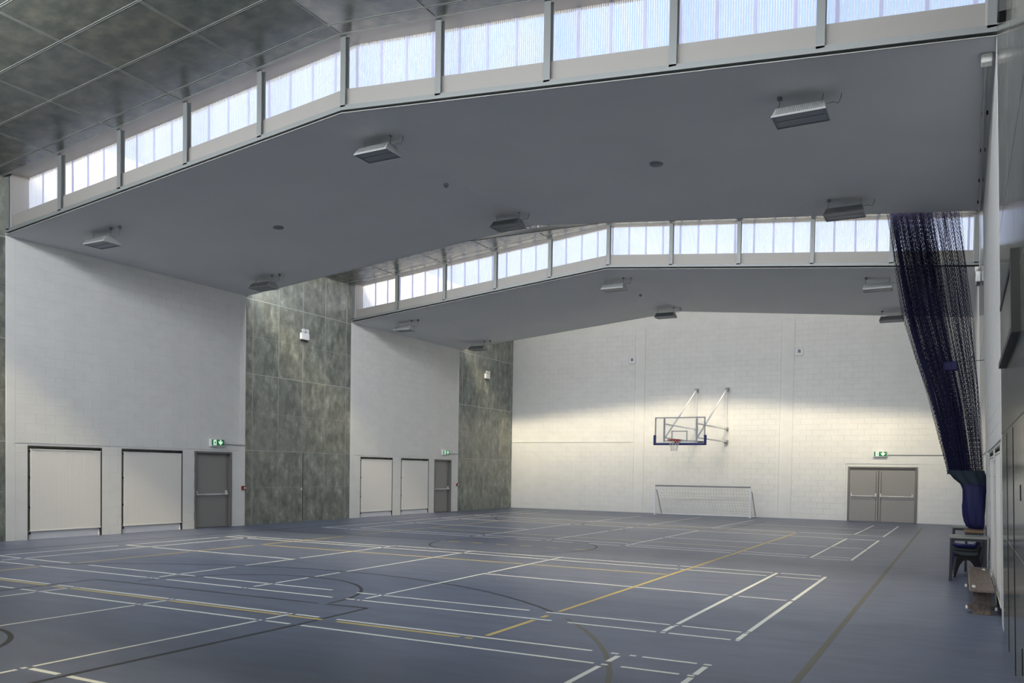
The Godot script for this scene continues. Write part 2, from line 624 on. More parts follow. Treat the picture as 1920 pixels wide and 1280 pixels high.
	run_d(f, Y, 13.63, 7.0, 13.66, 25.0, [[7.28, 8.33], [8.53, 8.68], [9.0, 13.24], [13.28, 17.2], [17.3, 24.4], [24.5, 25.0]], 0.055)
	run_x(f, Y, 7.02, 7.1, [[4.6, 6.8], [6.95, 7.2], [7.33, 9.14], [9.24, 11.06], [11.17, 11.66], [11.87, 13.43], [13.5, 13.58]], 0.05)
	run_x(f, Y, 13.17, 13.32, [[4.75, 8.97], [9.03, 10.93], [11.08, 13.58]], 0.05)
	run_x(f, Y, 19.85, 19.1, [[4.6, 6.9], [7.05, 8.95], [9.15, 11.05], [11.2, 13.55]], 0.05)
	run_d(f, Y, 4.74, 7.5, 4.42, 23.0, [[7.55, 8.25], [8.92, 11.3], [11.42, 13.0], [13.24, 16.0], [16.7, 19.6], [19.8, 25.0]], 0.05)
	run_x(f, Y, 25.05, 25.0, [[4.5, 8.9], [9.15, 11.0], [11.25, 13.6]], 0.05)
	for x in [7.33, 7.94, 8.6, 9.2, 9.85, 10.52]:
		line(f, Y, x, 16.45, x + 0.28, 16.44, 0.055)
	# dark basketball court
	var K := "line_dark"
	curve(f, K, 9.27, 4.14, 6.44, 48.0, 172.0)
	curve(f, "line_olive", 9.27, 4.14, 6.44, 8.0, 44.0)
	curve(f, K, 9.21, 8.0, 1.77, 0.0, 180.0)
	curve(f, K, 9.18, 3.71, 1.23, -10.0, 190.0)
	curve(f, K, 9.01, 16.46, 1.86, -176.0, 178.0)
	curve(f, K, 9.0, 28.6, 6.35, 180.0, 310.0)
	curve(f, K, 9.0, 25.0, 1.86, 170.0, 280.0)
	line(f, K, 6.8, 7.8, 10.86, 7.91, 0.05, 0.001)
	line(f, K, 11.0, 7.92, 11.6, 7.95, 0.05, 0.001)
	line(f, K, 11.62, 2.6, 11.64, 6.7, 0.055, 0.001)
	line(f, K, 11.64, 6.72, 11.6, 7.93, 0.05, 0.001)
	line(f, K, 6.8, 2.6, 6.8, 7.78, 0.05, 0.001)
	line(f, "line_olive", 16.66, 2.6, 16.71, 30.2, 0.06, 0.001)
	line(f, K, 1.76, 5.0, 1.75, 16.25, 0.05, 0.001)
	line(f, K, 1.75, 16.25, 1.6, 30.2, 0.05, 0.001)
	line(f, K, 1.75, 16.3, 7.1, 16.5, 0.05, 0.001)
	line(f, K, 11.58, 24.75, 11.75, 30.2, 0.05, 0.001)
	line(f, K, 6.7, 25.0, 11.58, 24.8, 0.05, 0.001)
	line(f, K, 1.7, 30.3, 16.6, 30.2, 0.05, 0.001)


# ------------------------------------------------------------------ walls

# the stretches of [a, b] that the openings [from, to] leave
func stretches(a: float, b: float, holes: Array) -> Array:
	var out := []
	var at := a
	for h in holes:
		if h[0] > at:
			out.append([at, minf(h[0], b)])
		at = maxf(at, h[1])
	if at < b:
		out.append([at, b])
	return out


const LEFT_HOLES := [[10.98, 12.76], [13.28, 15.07], [15.45, 16.73], [22.35, 24.16], [24.66, 26.44], [26.82, 28.03]]
const RIGHT_HOLES := [[10.98, 12.6], [13.28, 14.95]]
const HEAD := 2.05


func block_rows(a: float, b: float, y0: float, y1: float, holes: Array, odd := 0) -> Array:
	var out := []     # [d from, d to, y from, y to]
	var n := int(ceil((y1 - y0) / 0.21))
	for r in n:
		var lo := y0 + r * 0.21
		var hi: float = minf(lo + 0.21, y1)
		if hi - lo < 0.03:
			continue
		var row_holes: Array = holes if lo < HEAD - 0.03 else []
		if row_holes and hi > HEAD:
			hi = HEAD
		for s in stretches(a, b, row_holes):
			var at: float = floor((s[0] - a) / 0.45) * 0.45 + a - (0.225 if (r + odd) % 2 else 0.0)
			while at < s[1]:
				var from: float = maxf(at, s[0])
				var to: float = minf(at + 0.45, s[1])
				if to - from > 0.03:
					out.append([from, to, lo, hi])
				at += 0.45
	return out


func build_side_walls() -> void:
	# left wall: a core with recessed openings, faced in painted blocks under the strips and concrete under the lanterns
	var core := Shape.new()
	bar(core, -0.55, -0.3, -0.3, 9.0, -6.6, 33.6)
	for s in stretches(-6.6, 33.6, LEFT_HOLES):
		bar(core, -0.3, -0.01, -0.3, 9.0, s[0], s[1])
	for h in LEFT_HOLES:
		bar(core, -0.3, -0.01, HEAD, 9.0, h[0], h[1])
	var wl := build("wall_left", core, M["white_paint"], self)
	tag(wl, "long left wall of white blockwork bays and grey concrete bays", "wall", "", "structure")
	var eye := Vector2(17.8, 0.0)
	var many := []
	for bay in [[10.51, 17.21], [21.8, 28.53]]:
		for r in block_rows(bay[0] + 0.2, bay[1] - 0.2, 0.0, EAVE + 0.02, LEFT_HOLES):
			many.append(r)
	many.sort_custom(func(p, q): return p[0] + 0.001 * p[2] < q[0] + 0.001 * q[2])
	var rest := Shape.new()
	for i in many.size():
		var r: Array = many[i]
		var size := Vector3(0.03, r[3] - r[2] - 0.001, r[1] - r[0] - 0.001)
		var c := V(-0.015, (r[2] + r[3]) / 2, (r[0] + r[1]) / 2)
		if i < 300:
			put("block", block_mesh(size, 0.0022), M["white_paint"], wl, c)
		else:
			rest.box(c, size, 0.0022)
	build("blockwork", rest, M["white_paint"], wl).set_meta("kind", "stuff")
	# plain margins at the ends of each bay
	for bay in [[10.51, 17.21], [21.8, 28.53]]:
		for e in [[bay[0], bay[0] + 0.198], [bay[1] - 0.198, bay[1]]]:
			var s := Shape.new()
			bar(s, -0.03, 0.002, 0.0, EAVE + 0.02, e[0], e[1], 0.004)
			build("margin", s, M["white_paint"], wl)
	for z in [[5.93, 10.51], [17.21, 21.8], [28.53, 33.05]]:
		concrete_bay(wl, z[0], z[1], false)
	# right wall, leaning a touch, the same bays
	var rc := Shape.new()
	for s in stretches(-6.6, 33.6, RIGHT_HOLES):
		right_slab(rc, 0.0, 9.0, s[0], s[1], 0.02, 0.3)
	for h in RIGHT_HOLES:
		right_slab(rc, HEAD, 9.0, h[0], h[1], 0.02, 0.3)
	right_slab(rc, 0.0, 9.0, -6.6, 33.6, 0.3, 0.55)
	var wr := build("wall_right", rc, M["white_paint"], self)
	tag(wr, "right wall seen edge on, grey concrete nearest then white blockwork", "wall", "", "structure")
	var rb := Shape.new()
	for bay in [[10.51, 17.21], [21.8, 28.53]]:
		for r in block_rows(bay[0] + 0.2, bay[1] - 0.75, 0.0, EAVE, RIGHT_HOLES):
			right_slab(rb, r[2] + 0.002, r[3] - 0.002, r[0] + 0.002, r[1] - 0.002, 0.0, 0.04)
		for e in [[bay[0], bay[0] + 0.198], [bay[1] - 0.74, bay[1]]]:
			right_slab(rb, 0.0, EAVE, e[0], e[1], -0.002, 0.04)
	build("blockwork", rb, M["white_paint"], wr).set_meta("kind", "stuff")
	concrete_bay(wr, -0.8, 10.51, true)
	concrete_bay(wr, 17.21, 21.8, true)
	concrete_bay(wr, 28.53, 33.05, true)
	# the wall behind the camera
	var bk := Shape.new()
	bar(bk, -0.3, 18.6, 0.0, 7.0, -5.8, -5.4)
	tag(build("wall_back", bk, M["white_paint"], self), "white wall behind the camera", "wall", "", "structure")


func right_slab(s: Shape, y0: float, y1: float, d0: float, d1: float, in0: float, in1: float) -> void:
	var p := []
	for d in [d0, d1]:
		for k in [[in0, y0], [in1, y0], [in1, y1], [in0, y1]]:
			p.append(V(wall_x(k[1]) + k[0], k[1], d))
	s.hexa(p)


func concrete_bay(wall: Node, a: float, b: float, right: bool) -> void:
	var ds := [a, a + 0.27]
	while ds[-1] + 1.02 < b - 0.1:
		ds.append(ds[-1] + 1.02)
	ds.append(b)
	var ys := [0.0, 2.125, 4.29, 6.4, 8.4]
	for i in ds.size() - 1:
		for j in ys.size() - 1:
			var gap_low := 0.009
			var gap_high := 0.009
			var y0: float = ys[j] + (0.0 if j == 0 else gap_low)
			var y1: float = ys[j + 1] - gap_high
			var d0: float = ds[i] + 0.005
			var d1: float = ds[i + 1] - 0.005
			var m: Material = M[("polished_%d" if right else "concrete_%d") % rng.randi_range(0, 2)]
			if right:
				var s := Shape.new()
				right_slab(s, y0, y1, d0, d1, 0.0, 0.04)
				build("concrete_panel", s, m, wall)
			else:
				var proud := rng.randf_range(-0.0015, 0.0015)
				put("concrete_panel", block_mesh(Vector3(0.04, y1 - y0, d1 - d0), 0.006), m, wall, V(-0.02 + proud, (y0 + y1) / 2, (d0 + d1) / 2))
	# faint casting marks half way up each lift
	for y in [1.06, 3.2, 5.35]:
		var k := Shape.new()
		if right:
			right_slab(k, y - 0.002, y + 0.002, a + 0.03, b - 0.03, -0.001, 0.01)
		else:
			k.box(V(0.0, y, (a + b) / 2), Vector3(0.004, 0.005, b - a - 0.06))
		build("casting_mark", k, M["joint"], wall)
	# pale mortar in the joints
	var j := Shape.new()
	if right:
		right_slab(j, 0.0, 8.4, a, b, 0.006, 0.03)
	else:
		bar(j, -0.03, -0.003, 0.0, 8.4, a, b)
	build("joint_filler", j, M["joint"], wall)


func build_far_wall() -> void:
	var s := Shape.new()
	bar(s, -0.4, 18.7, -0.3, 9.0, FAR + 0.02, FAR + 0.5)
	var w := build("wall_far", s, M["white_paint"], self)
	tag(w, "white painted blockwork end wall behind the basketball backboard", "wall", "", "structure")
	var posts := [[5.75, 6.2], [11.62, 12.1]]
	var door := [14.02, 16.5]
	var many := []
	for r in 36:
		var lo := r * 0.21
		var holes := posts.duplicate()
		if lo < 2.05:
			holes.append(door)
		for st in stretches(0.0, 18.22, holes):
			var at: float = floor(st[0] / 0.45) * 0.45 - (0.225 if r % 2 else 0.0)
			while at < st[1]:
				var from: float = maxf(at, st[0])
				var to: float = minf(at + 0.45, st[1])
				if to - from > 0.03:
					many.append([from, to, lo, lo + 0.21])
				at += 0.45
	many.sort_custom(func(p, q): return p[2] - 0.01 * p[0] < q[2] - 0.01 * q[0])
	var rest := Shape.new()
	for i in many.size():
		var r: Array = many[i]
		var size := Vector3(r[1] - r[0] - 0.001, 0.209, 0.03)
		var c := V((r[0] + r[1]) / 2, (r[2] + r[3]) / 2, FAR + 0.015)
		# whole courses from shoulder height up to the backboard show best
		if i >= 260 and i < 560:
			put("block", block_mesh(size, 0.0022), M["white_paint"], w, c)
		else:
			rest.box(c, size, 0.0022)
	build("blockwork", rest, M["white_paint"], w).set_meta("kind", "stuff")
	for p in posts:
		var q := Shape.new()
		bar(q, p[0] + 0.004, p[1] - 0.004, 0.0, 7.56, FAR - 0.002, FAR + 0.03, 0.004)
		build("plain_band", q, M["white_paint"], w)
	# a thin square conduit up the left plain band
	var c := Shape.new()
	bar(c, 5.73, 5.755, 0.0, 2.91, FAR - 0.018, FAR - 0.004)
	tag(build("conduit", c, M["white_paint"], self), "thin white vertical conduit down the end wall, left of the goal", "conduit")
	c = Shape.new()
	bar(c, 0.02, 5.755, 2.915, 2.94, FAR - 0.018, FAR - 0.004)
	tag(build("conduit", c, M["white_paint"], self), "thin white level conduit along the end wall from the left corner", "conduit")



# ------------------------------------------------------------------ roof: low painted strips, lanterns with board ceilings

func build_roof() -> void:
	var where := ["above the camera", "nearest in view, with six lights", "farther, before the end wall"]
	for i in 3:
		var a: float = STRIPS[i][0]
		var b: float = STRIPS[i][1]
		var s := Shape.new()
		var first := a
		along_roof(s, -0.05, 18.1, 0.0, 0.06, first + 0.09, b - 0.09)
		along_roof(s, -0.05, 18.1, 0.0, 0.009, first, first + 0.09)
		along_roof(s, -0.05, 18.1, 0.0, 0.009, b - 0.09, b)
		var c := build("ceiling", s, M["soffit_paint"], self)
		tag(c, "grey painted low gabled ceiling strip, %s" % where[i], "ceiling", "", "structure")
		var r := Shape.new()
		along_roof(r, -0.5, 18.7, 0.3, GLASS_LOW - 0.01, first + 0.09, b - 0.09)
		build("roof_deck", r, M["roof_outside"], c)
		# pale edge strip along both sides
		var e := Shape.new()
		along_roof(e, 0.0, 18.03, -0.004, 0.008, a - 0.008, a + 0.008)
		build("edge_strip", e, M["edge_paint"], c)
		e = Shape.new()
		along_roof(e, 0.0, 18.03, -0.004, 0.008, b - 0.008, b + 0.008)
		build("edge_strip", e, M["edge_paint"], c)
	for i in 4:
		var a: float = LANTERNS[i][0]
		var b: float = LANTERNS[i][1]
		var s := Shape.new()
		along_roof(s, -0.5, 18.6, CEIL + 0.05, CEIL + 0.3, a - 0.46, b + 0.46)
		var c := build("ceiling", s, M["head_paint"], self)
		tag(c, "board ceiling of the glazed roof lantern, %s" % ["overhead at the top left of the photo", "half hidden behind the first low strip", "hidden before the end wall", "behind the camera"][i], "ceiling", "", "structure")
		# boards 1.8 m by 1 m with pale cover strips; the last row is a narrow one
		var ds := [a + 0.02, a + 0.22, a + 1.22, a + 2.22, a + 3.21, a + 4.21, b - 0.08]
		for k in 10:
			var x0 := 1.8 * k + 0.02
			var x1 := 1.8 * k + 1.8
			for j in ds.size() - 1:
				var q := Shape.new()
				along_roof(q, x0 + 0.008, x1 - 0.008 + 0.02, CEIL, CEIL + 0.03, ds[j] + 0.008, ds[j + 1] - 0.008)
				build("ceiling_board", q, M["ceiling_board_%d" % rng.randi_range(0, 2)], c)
			for e in [-0.016, 0.016]:
				var t := Shape.new()
				along_roof(t, x0 + e - 0.004, x0 + e + 0.004, CEIL - 0.0045, CEIL + 0.002, ds[0], ds[-1])
				build("cover_strip", t, M["joint_strip"], c)
		for j in range(1, ds.size()):
			for e in [-0.014, 0.014]:
				var t := Shape.new()
				along_roof(t, 0.02, 18.0, CEIL - 0.0045, CEIL + 0.002, ds[j] + e - 0.004, ds[j] + e + 0.004)
				build("cover_strip", t, M["joint_strip"], c)


func sheet_mesh(w: float, h: float, rise: float, ribs: bool) -> ArrayMesh:
	var key := "sheet %.3f %.3f %.4f %s" % [w, h, rise, ribs]
	if shared.has(key):
		return shared[key]
	var s := Shape.new()
	if ribs:
		var n := int(round(w / 0.032))
		for i in n:
			var x := (i + 0.5) * w / n - w / 2
			var y := x * rise
			s.box(Vector3(x, y, 0), Vector3(0.011, h, 0.008))
	else:
		var x0 := -w / 2
		s.hexa([Vector3(x0, x0 * rise - h / 2, -0.006), Vector3(-x0, -x0 * rise - h / 2, -0.006), Vector3(-x0, -x0 * rise + h / 2, -0.006), Vector3(x0, x0 * rise + h / 2, -0.006),
			Vector3(x0, x0 * rise - h / 2, -0.005), Vector3(-x0, -x0 * rise - h / 2, -0.005), Vector3(-x0, -x0 * rise + h / 2, -0.005), Vector3(x0, x0 * rise + h / 2, -0.005)])
	shared[key] = s.mesh()
	return shared[key]


# glazing on the edge of a lantern at depth d; way is +1 where it stands on the far side (faces the camera)
func clerestory(d: float, way: float, label: String) -> void:
	var w := thing("window_%d" % (taken.get("windows", 0) + 1), label, "window", Vector3.ZERO, "", "structure")
	taken["windows"] = taken.get("windows", 0) + 1
	var g := d + way * SET_BACK
	var h := GLASS_TOP - GLASS_LOW
	# sheets, 0.49 m wide, with joints; each sheet carries its ribs
	var x := 0.2
	while x < 17.85:
		var x1: float = minf(x + 0.49, 17.92)
		if x < RIDGE and x1 > RIDGE:
			x1 = RIDGE
		var wd := x1 - x - 0.03
		if wd > 0.06:
			var mid := (x + x1) / 2
			var rise := RISE if mid < RIDGE else -RISE
			var at := V(mid, roofline(mid) + (GLASS_LOW + GLASS_TOP) / 2, g)
			var p := put("glazing_sheet", sheet_mesh(snappedf(wd, 0.001), h, rise, false), M["clear_sheet"], w, at)
			# the first lantern's sunward sheets are clear, without ribs
			if way > 0 or d > 10.0:
				put("ribs", sheet_mesh(snappedf(wd, 0.001), h, rise, true), M["sheet_rib"], p).set_meta("kind", "stuff")
		var j := Shape.new()
		along_roof(j, x1 - 0.021, x1 + 0.021, GLASS_LOW, GLASS_TOP, g - 0.01, g + 0.01)
		build("glazing_joint", j, M["sheet_joint"], w)
		x = x1
	# steel posts every 1.8 m
	for k in 11:
		var px := clampf(1.8 * k, 0.06, 17.97)
		var s := Shape.new()
		var y := roofline(px)
		var i0 := d + way * 0.0
		bar(s, px - 0.05, px + 0.05, y + 0.1, y + CEIL + 0.02, i0, i0 + way * 0.012)
		bar(s, px - 0.006, px + 0.006, y + 0.1, y + CEIL + 0.02, i0 + way * 0.012, i0 + way * 0.09)
		bar(s, px - 0.05, px + 0.05, y + 0.1, y + CEIL + 0.02, i0 + way * 0.09, i0 + way * 0.102)
		build("post", s, M["post_steel"], w)
	# sill, head and the channel under the sill
	var sill := Shape.new()
	along_roof(sill, 0.0, 18.03, 0.12, GLASS_LOW, minf(d + way * 0.06, g), maxf(d + way * 0.06, g + way * 0.04))
	if way < 0:
		sill = Shape.new()
		along_roof(sill, 0.0, 18.03, 0.12, GLASS_LOW, g - 0.04, d - 0.06)
	build("sill", sill, M["sill_paint"], w)
	var ch := Shape.new()
	along_roof(ch, 0.0, 18.03, 0.05, 0.125, minf(d, d + way * 0.12), maxf(d, d + way * 0.12))
	build("channel", ch, M["post_steel"], w)
	var gap := Shape.new()
	along_roof(gap, 0.0, 18.03, 0.01, 0.06, minf(d + way * 0.07, d + way * 0.09), maxf(d + way * 0.07, d + way * 0.09))
	build("shadow_gap", gap, M["dark_gap"], w)
	for e in [[0.0, 0.16], [17.9, 18.06]]:
		var r := Shape.new()
		along_roof(r, e[0], e[1], 0.1, GLASS_TOP, minf(d + way * 0.03, g + way * 0.02), maxf(d + way * 0.03, g + way * 0.02))
		build("reveal", r, M["head_paint"], w)


func build_clerestories() -> void:
	clerestory(10.51, 1.0, "long gabled clerestory glazing across the top of the photo")
	clerestory(21.8, 1.0, "farther gabled clerestory glazing above the second low ceiling strip")
	clerestory(-5.38, -1.0, "clerestory glazing above the wall behind the camera")
	clerestory(-0.8, 1.0, "clerestory glazing of the lantern behind the camera")
	clerestory(5.93, -1.0, "clerestory glazing on the camera's side of the nearest lantern")
	clerestory(17.21, -1.0, "clerestory glazing behind the first low ceiling strip")
	clerestory(28.53, -1.0, "clerestory glazing behind the second low ceiling strip")


# ------------------------------------------------------------------ doors and shutters

func letters(t: String, size: float, m: Material, parent: Node, at: Vector3, turn: Basis) -> void:
	var f := SystemFont.new()
	f.font_names = PackedStringArray(["Droid Sans"])
	f.font_weight = 700
	var tm := TextMesh.new()
	tm.font = f
	tm.text = t
	tm.font_size = 32
	tm.pixel_size = size / 32.0
	tm.depth = 0.002
	tm.curve_step = 2.0
	var o := MeshInstance3D.new()
	o.name = "lettering"
	o.mesh = tm
	o.material_override = m
	o.transform = Transform3D(turn, at)
	parent.add_child(o, true)


# a leaf of width w in its own axes: x along the leaf, y up, z out of the face
func door_leaf(parent: Node, at: Vector3, turn: Basis, w: float, h: float, latch_right: bool, bar_y: float) -> void:
	var leaf := Shape.new()
	leaf.box(Vector3(w / 2, h / 2 + 0.008, -0.022), Vector3(w, h, 0.044), 0.003)
	var l := build("leaf", leaf, M["door_grey"], parent)
	l.transform = Transform3D(turn, at)
	var b := Shape.new()
	b.tube([Vector3(0.07, bar_y, 0.075), Vector3(w - 0.07, bar_y, 0.075)], 0.016, 10)
	var pb := build("panic_bar", b, M["chrome"], l)
	for e in [0.07, w - 0.07]:
		var k := Shape.new()
		k.box(Vector3(e, bar_y + 0.035, 0.03), Vector3(0.05, 0.13, 0.06), 0.008)
		k.box(Vector3(e, bar_y + 0.0, 0.07), Vector3(0.04, 0.05, 0.04), 0.006)
		build("bracket", k, M["chrome"], l)
	var rod := Shape.new()
	var rx := w - 0.07 if latch_right else 0.07
	rod.tube([Vector3(rx, 0.03, 0.02), Vector3(rx, h - 0.03, 0.02)], 0.008, 8)
	build("latch_rod", rod, M["door_frame"], l)
	# (sub-parts hang from the leaf; the bar's wording is printed on the leaf's bar)
	letters("PUSH BAR TO OPEN", 0.055, M["white_plastic"], l, Vector3(w / 2, bar_y, 0.092), Basis())
	pb.set_meta("label", "chrome push bar")


func frame_bars(parent: Node, bars: Array, m: Material) -> void:
	for q in bars:
		var s := Shape.new()
		bar(s, q[0], q[1], q[2], q[3], q[4], q[5], 0.004)
		build("frame", s, m, parent)


func build_doors() -> void:
	var n := 1
	for h in [LEFT_HOLES[2], LEFT_HOLES[5]]:
		var a: float = h[0]
		var b: float = h[1]
		var d := thing("door_%d" % n, ["grey exit door right of two shutters in the nearer left bay", "grey exit door right of two shutters in the farther left bay"][n - 1], "door", Vector3.ZERO, "", "structure")
		frame_bars(d, [[-0.29, 0.012, 0, HEAD, a, a + 0.055], [-0.29, 0.012, 0, HEAD, b - 0.055, b], [-0.29, 0.012, HEAD - 0.05, HEAD, a + 0.055, b - 0.055]], M["door_frame"])
		# face towards +x: along the leaf runs d, so the leaf's x is -z of the scene
		door_leaf(d, V(-0.1, 0, a + 0.06), Basis(Vector3(0, 0, -1), Vector3.UP, Vector3(1, 0, 0)), b - a - 0.12, HEAD - 0.06, true, 0.9)
		n += 1
	var d3 := thing("door_3", "grey double doors with push bars in the white end wall", "door", Vector3.ZERO, "", "structure")
	var x0 := 14.1
	var x1 := 16.42
	frame_bars(d3, [[x0, x0 + 0.07, 0, 2.0, FAR - 0.03, FAR + 0.1], [x1 - 0.07, x1, 0, 2.0, FAR - 0.03, FAR + 0.1], [x0 + 0.07, x1 - 0.07, 1.95, 2.0, FAR - 0.03, FAR + 0.1]], M["door_frame"])
	var hd := Shape.new()
	bar(hd, x0 + 0.07, x1 - 0.07, 1.87, 1.95, FAR - 0.012, FAR + 0.02)
	build("head_channel", hd, M["frame_dark"], d3)
	var face := Basis(Vector3(1, 0, 0), Vector3.UP, Vector3(0, 0, 1))
	door_leaf(d3, V(x0 + 0.08, 0, FAR - 0.01), face, 0.955, 1.86, true, 0.93)
	door_leaf(d3, V(x0 + 1.06, 0, FAR - 0.01), face, 1.18, 1.86, false, 0.93)
	var meet := Shape.new()
	bar(meet, x0 + 1.033, x0 + 1.062, 0.01, 1.86, FAR - 0.014, FAR + 0.02)
	build("meeting_strip", meet, M["frame_dark"], d3)


# a shutter in its own axes: x out of the wall, y up, z along the opening (which is w wide)
func shutter(label: String, w: float, place: Transform3D, group: String) -> void:
	var t := thing("shutter", label, "shutter", Vector3.ZERO, group)
	t.transform = place
	var angle := Shape.new()
	for e in [0.012, w - 0.012]:
		angle = Shape.new()
		angle.box(Vector3(-0.05, HEAD / 2, e), Vector3(0.1, HEAD - 0.004, 0.022))
		build("frame", angle, M["frame_dark"], t)
	angle = Shape.new()
	angle.box(Vector3(-0.05, HEAD - 0.012, w / 2), Vector3(0.1, 0.022, w - 0.05))
	build("frame", angle, M["frame_dark"], t)
	var kick := Shape.new()
	kick.box(Vector3(-0.075, 0.1, w / 2), Vector3(0.03, 0.2, w - 0.05))
	build("kick_plate", kick, M["steel_white"], t)
	var leaf := Shape.new()
	leaf.box(Vector3(-0.018, 1.075, w / 2 - 0.015), Vector3(0.03, 1.77, w - 0.1))
	var n := int((w - 0.15) / 0.036)
	for i in n:
		leaf.box(Vector3(-0.002, 1.075, 0.04 + (i + 0.5) * (w - 0.11) / n), Vector3(0.004, 1.75, 0.028), 0.0015)
	build("leaf", leaf, M["cream_shutter"], t)
	for y in [0.19, 1.965]:
		var rail := Shape.new()
		rail.box(Vector3(-0.012, y, w / 2 - 0.015), Vector3(0.045, 0.022, w - 0.095), 0.003)
		build("edge_rail", rail, M["white_trim"], t)
	for q in [[0.14, 0.06], [1.93, 0.03], [0.7, 0.03], [1.35, 0.03]]:
		var br := Shape.new()
		br.box(Vector3(-0.02, q[0], w - 0.045), Vector3(0.03, 0.05, q[1]), 0.004)
		build("hinge_bracket", br, M["black"], t)
	var peg := Shape.new()
	peg.lathe(Vector3(-0.03, 0.0, 0.06), [Vector2(0, 0.13), Vector2(0.015, 0.13), Vector2(0.018, 0.05), Vector2(0.024, 0.03), Vector2(0.024, 0.0), Vector2(0, 0)], 10)
	build("foot_peg", peg, M["white_plastic"], t)


func build_shutters() -> void:
	var along := Basis(Vector3(1, 0, 0), Vector3.UP, Vector3(0, 0, 1))
	var names := ["cream ribbed shutter farthest left, nearest the corner of the photo", "cream ribbed shutter between the leftmost shutter and the nearer exit door", "cream ribbed shutter next to the dark concrete in the farther left bay", "narrow cream ribbed shutter just left of the farther exit door"]
	var k := 0
	for i in [0, 1, 3, 4]:
		var h: Array = LEFT_HOLES[i]
		# the shutter's z runs from the far end towards the camera here, so turn it about
		var b := Basis(Vector3(1, 0, 0), Vector3.UP, Vector3(0, 0, 1))
		var t := Transform3D(b * Basis.from_scale(Vector3(1, 1, 1)), V(0.0, 0.0, h[1]))
		shutter(names[k], h[1] - h[0], t, "ribbed shutters")
		k += 1
	var lean := Basis(Vector3.BACK, 0.0365) * Basis(Vector3.UP, PI)
	var rn := ["cream shutter in the right wall beside the end of the bench", "cream shutter in the right wall beside the nearer desk"]
	k = 0
	for h in RIGHT_HOLES:
		shutter(rn[k], h[1] - h[0], Transform3D(lean, V(wall_x(0.0), 0.0, h[0])), "ribbed shutters")
		k += 1


# ------------------------------------------------------------------ things on the ceiling

func make_light(label: String) -> Node3D:
	# origin on the ceiling above the middle of the fitting
	var t := thing("ceiling_light", label, "ceiling light", Vector3.ZERO, "ceiling lights hung under the low strips")
	var lx := 0.335
	var h := Shape.new()
	var top := -0.16
	var bot := -0.29
	h.hexa([Vector3(-lx + 0.03, top, -0.11), Vector3(lx - 0.03, top, -0.11), Vector3(lx - 0.03, top, 0.11), Vector3(-lx + 0.03, top, 0.11), Vector3(-lx, bot, -0.215), Vector3(lx, bot, -0.215), Vector3(lx, bot, 0.215), Vector3(-lx, bot, 0.215)])
	h.box(Vector3(0, bot - 0.008, 0.212), Vector3(2 * lx + 0.012, 0.022, 0.008))
	h.box(Vector3(0, bot - 0.008, -0.212), Vector3(2 * lx + 0.012, 0.022, 0.008))
	h.box(Vector3(lx, bot - 0.008, 0), Vector3(0.008, 0.022, 0.42))
	h.box(Vector3(-lx, bot - 0.008, 0), Vector3(0.008, 0.022, 0.42))
	build("housing", h, M["fitting_white"], t)
	var fins := Shape.new()
	for i in 24:
		var x := -lx + 0.05 + i * (2 * lx - 0.1) / 23.0
		for s in [-1, 1]:
			fins.box(Vector3(x, -0.225, s * 0.168), Vector3(0.006, 0.12, 0.012), 0.0, Basis(Vector3.RIGHT, -s * 0.68))
	build("cooling_fins", fins, M["fitting_white"], t).set_meta("kind", "stuff")
	for s in [-1, 1]:
		var p := Shape.new()
		p.box(Vector3(0, bot - 0.006, s * 0.105), Vector3(2 * lx - 0.05, 0.01, 0.17), 0.003)
		build("diffuser", p, M["fitting_grey"], t)
	var mid := Shape.new()
	mid.box(Vector3(0, bot - 0.01, 0), Vector3(2 * lx - 0.05, 0.012, 0.018), 0.003)
	build("centre_strip", mid, M["steel_light"], t)
	for x in [-lx + 0.06, lx - 0.06]:
		var g := Shape.new()
		g.tube([Vector3(x, 0.03, 0), Vector3(x, -0.06, 0), Vector3(x - 0.012, -0.09, 0), Vector3(x, top, 0)], 0.005, 6)
		g.lathe(Vector3(x, -0.012, 0), [Vector2(0, 0.05), Vector2(0.034, 0.05), Vector2(0.034, 0.0), Vector2(0.008, -0.012), Vector2(0, -0.012)], 10)
		build("hanger", g, M["steel_grey"], t)
	var c := Shape.new()
	c.tube([Vector3(lx + 0.16, 0.03, -0.05), Vector3(lx + 0.15, -0.1, -0.05), Vector3(lx + 0.12, -0.17, -0.04), Vector3(lx + 0.06, -0.15, -0.02), Vector3(lx - 0.02, -0.17, 0.0)], 0.005, 6)
	c.lathe(Vector3(lx + 0.16, -0.012, -0.05), [Vector2(0, 0.05), Vector2(0.03, 0.05), Vector2(0.03, 0.0), Vector2(0.008, -0.012), Vector2(0, -0.012)], 10)
	build("supply_cable", c, M["steel_grey"], t)
	return t


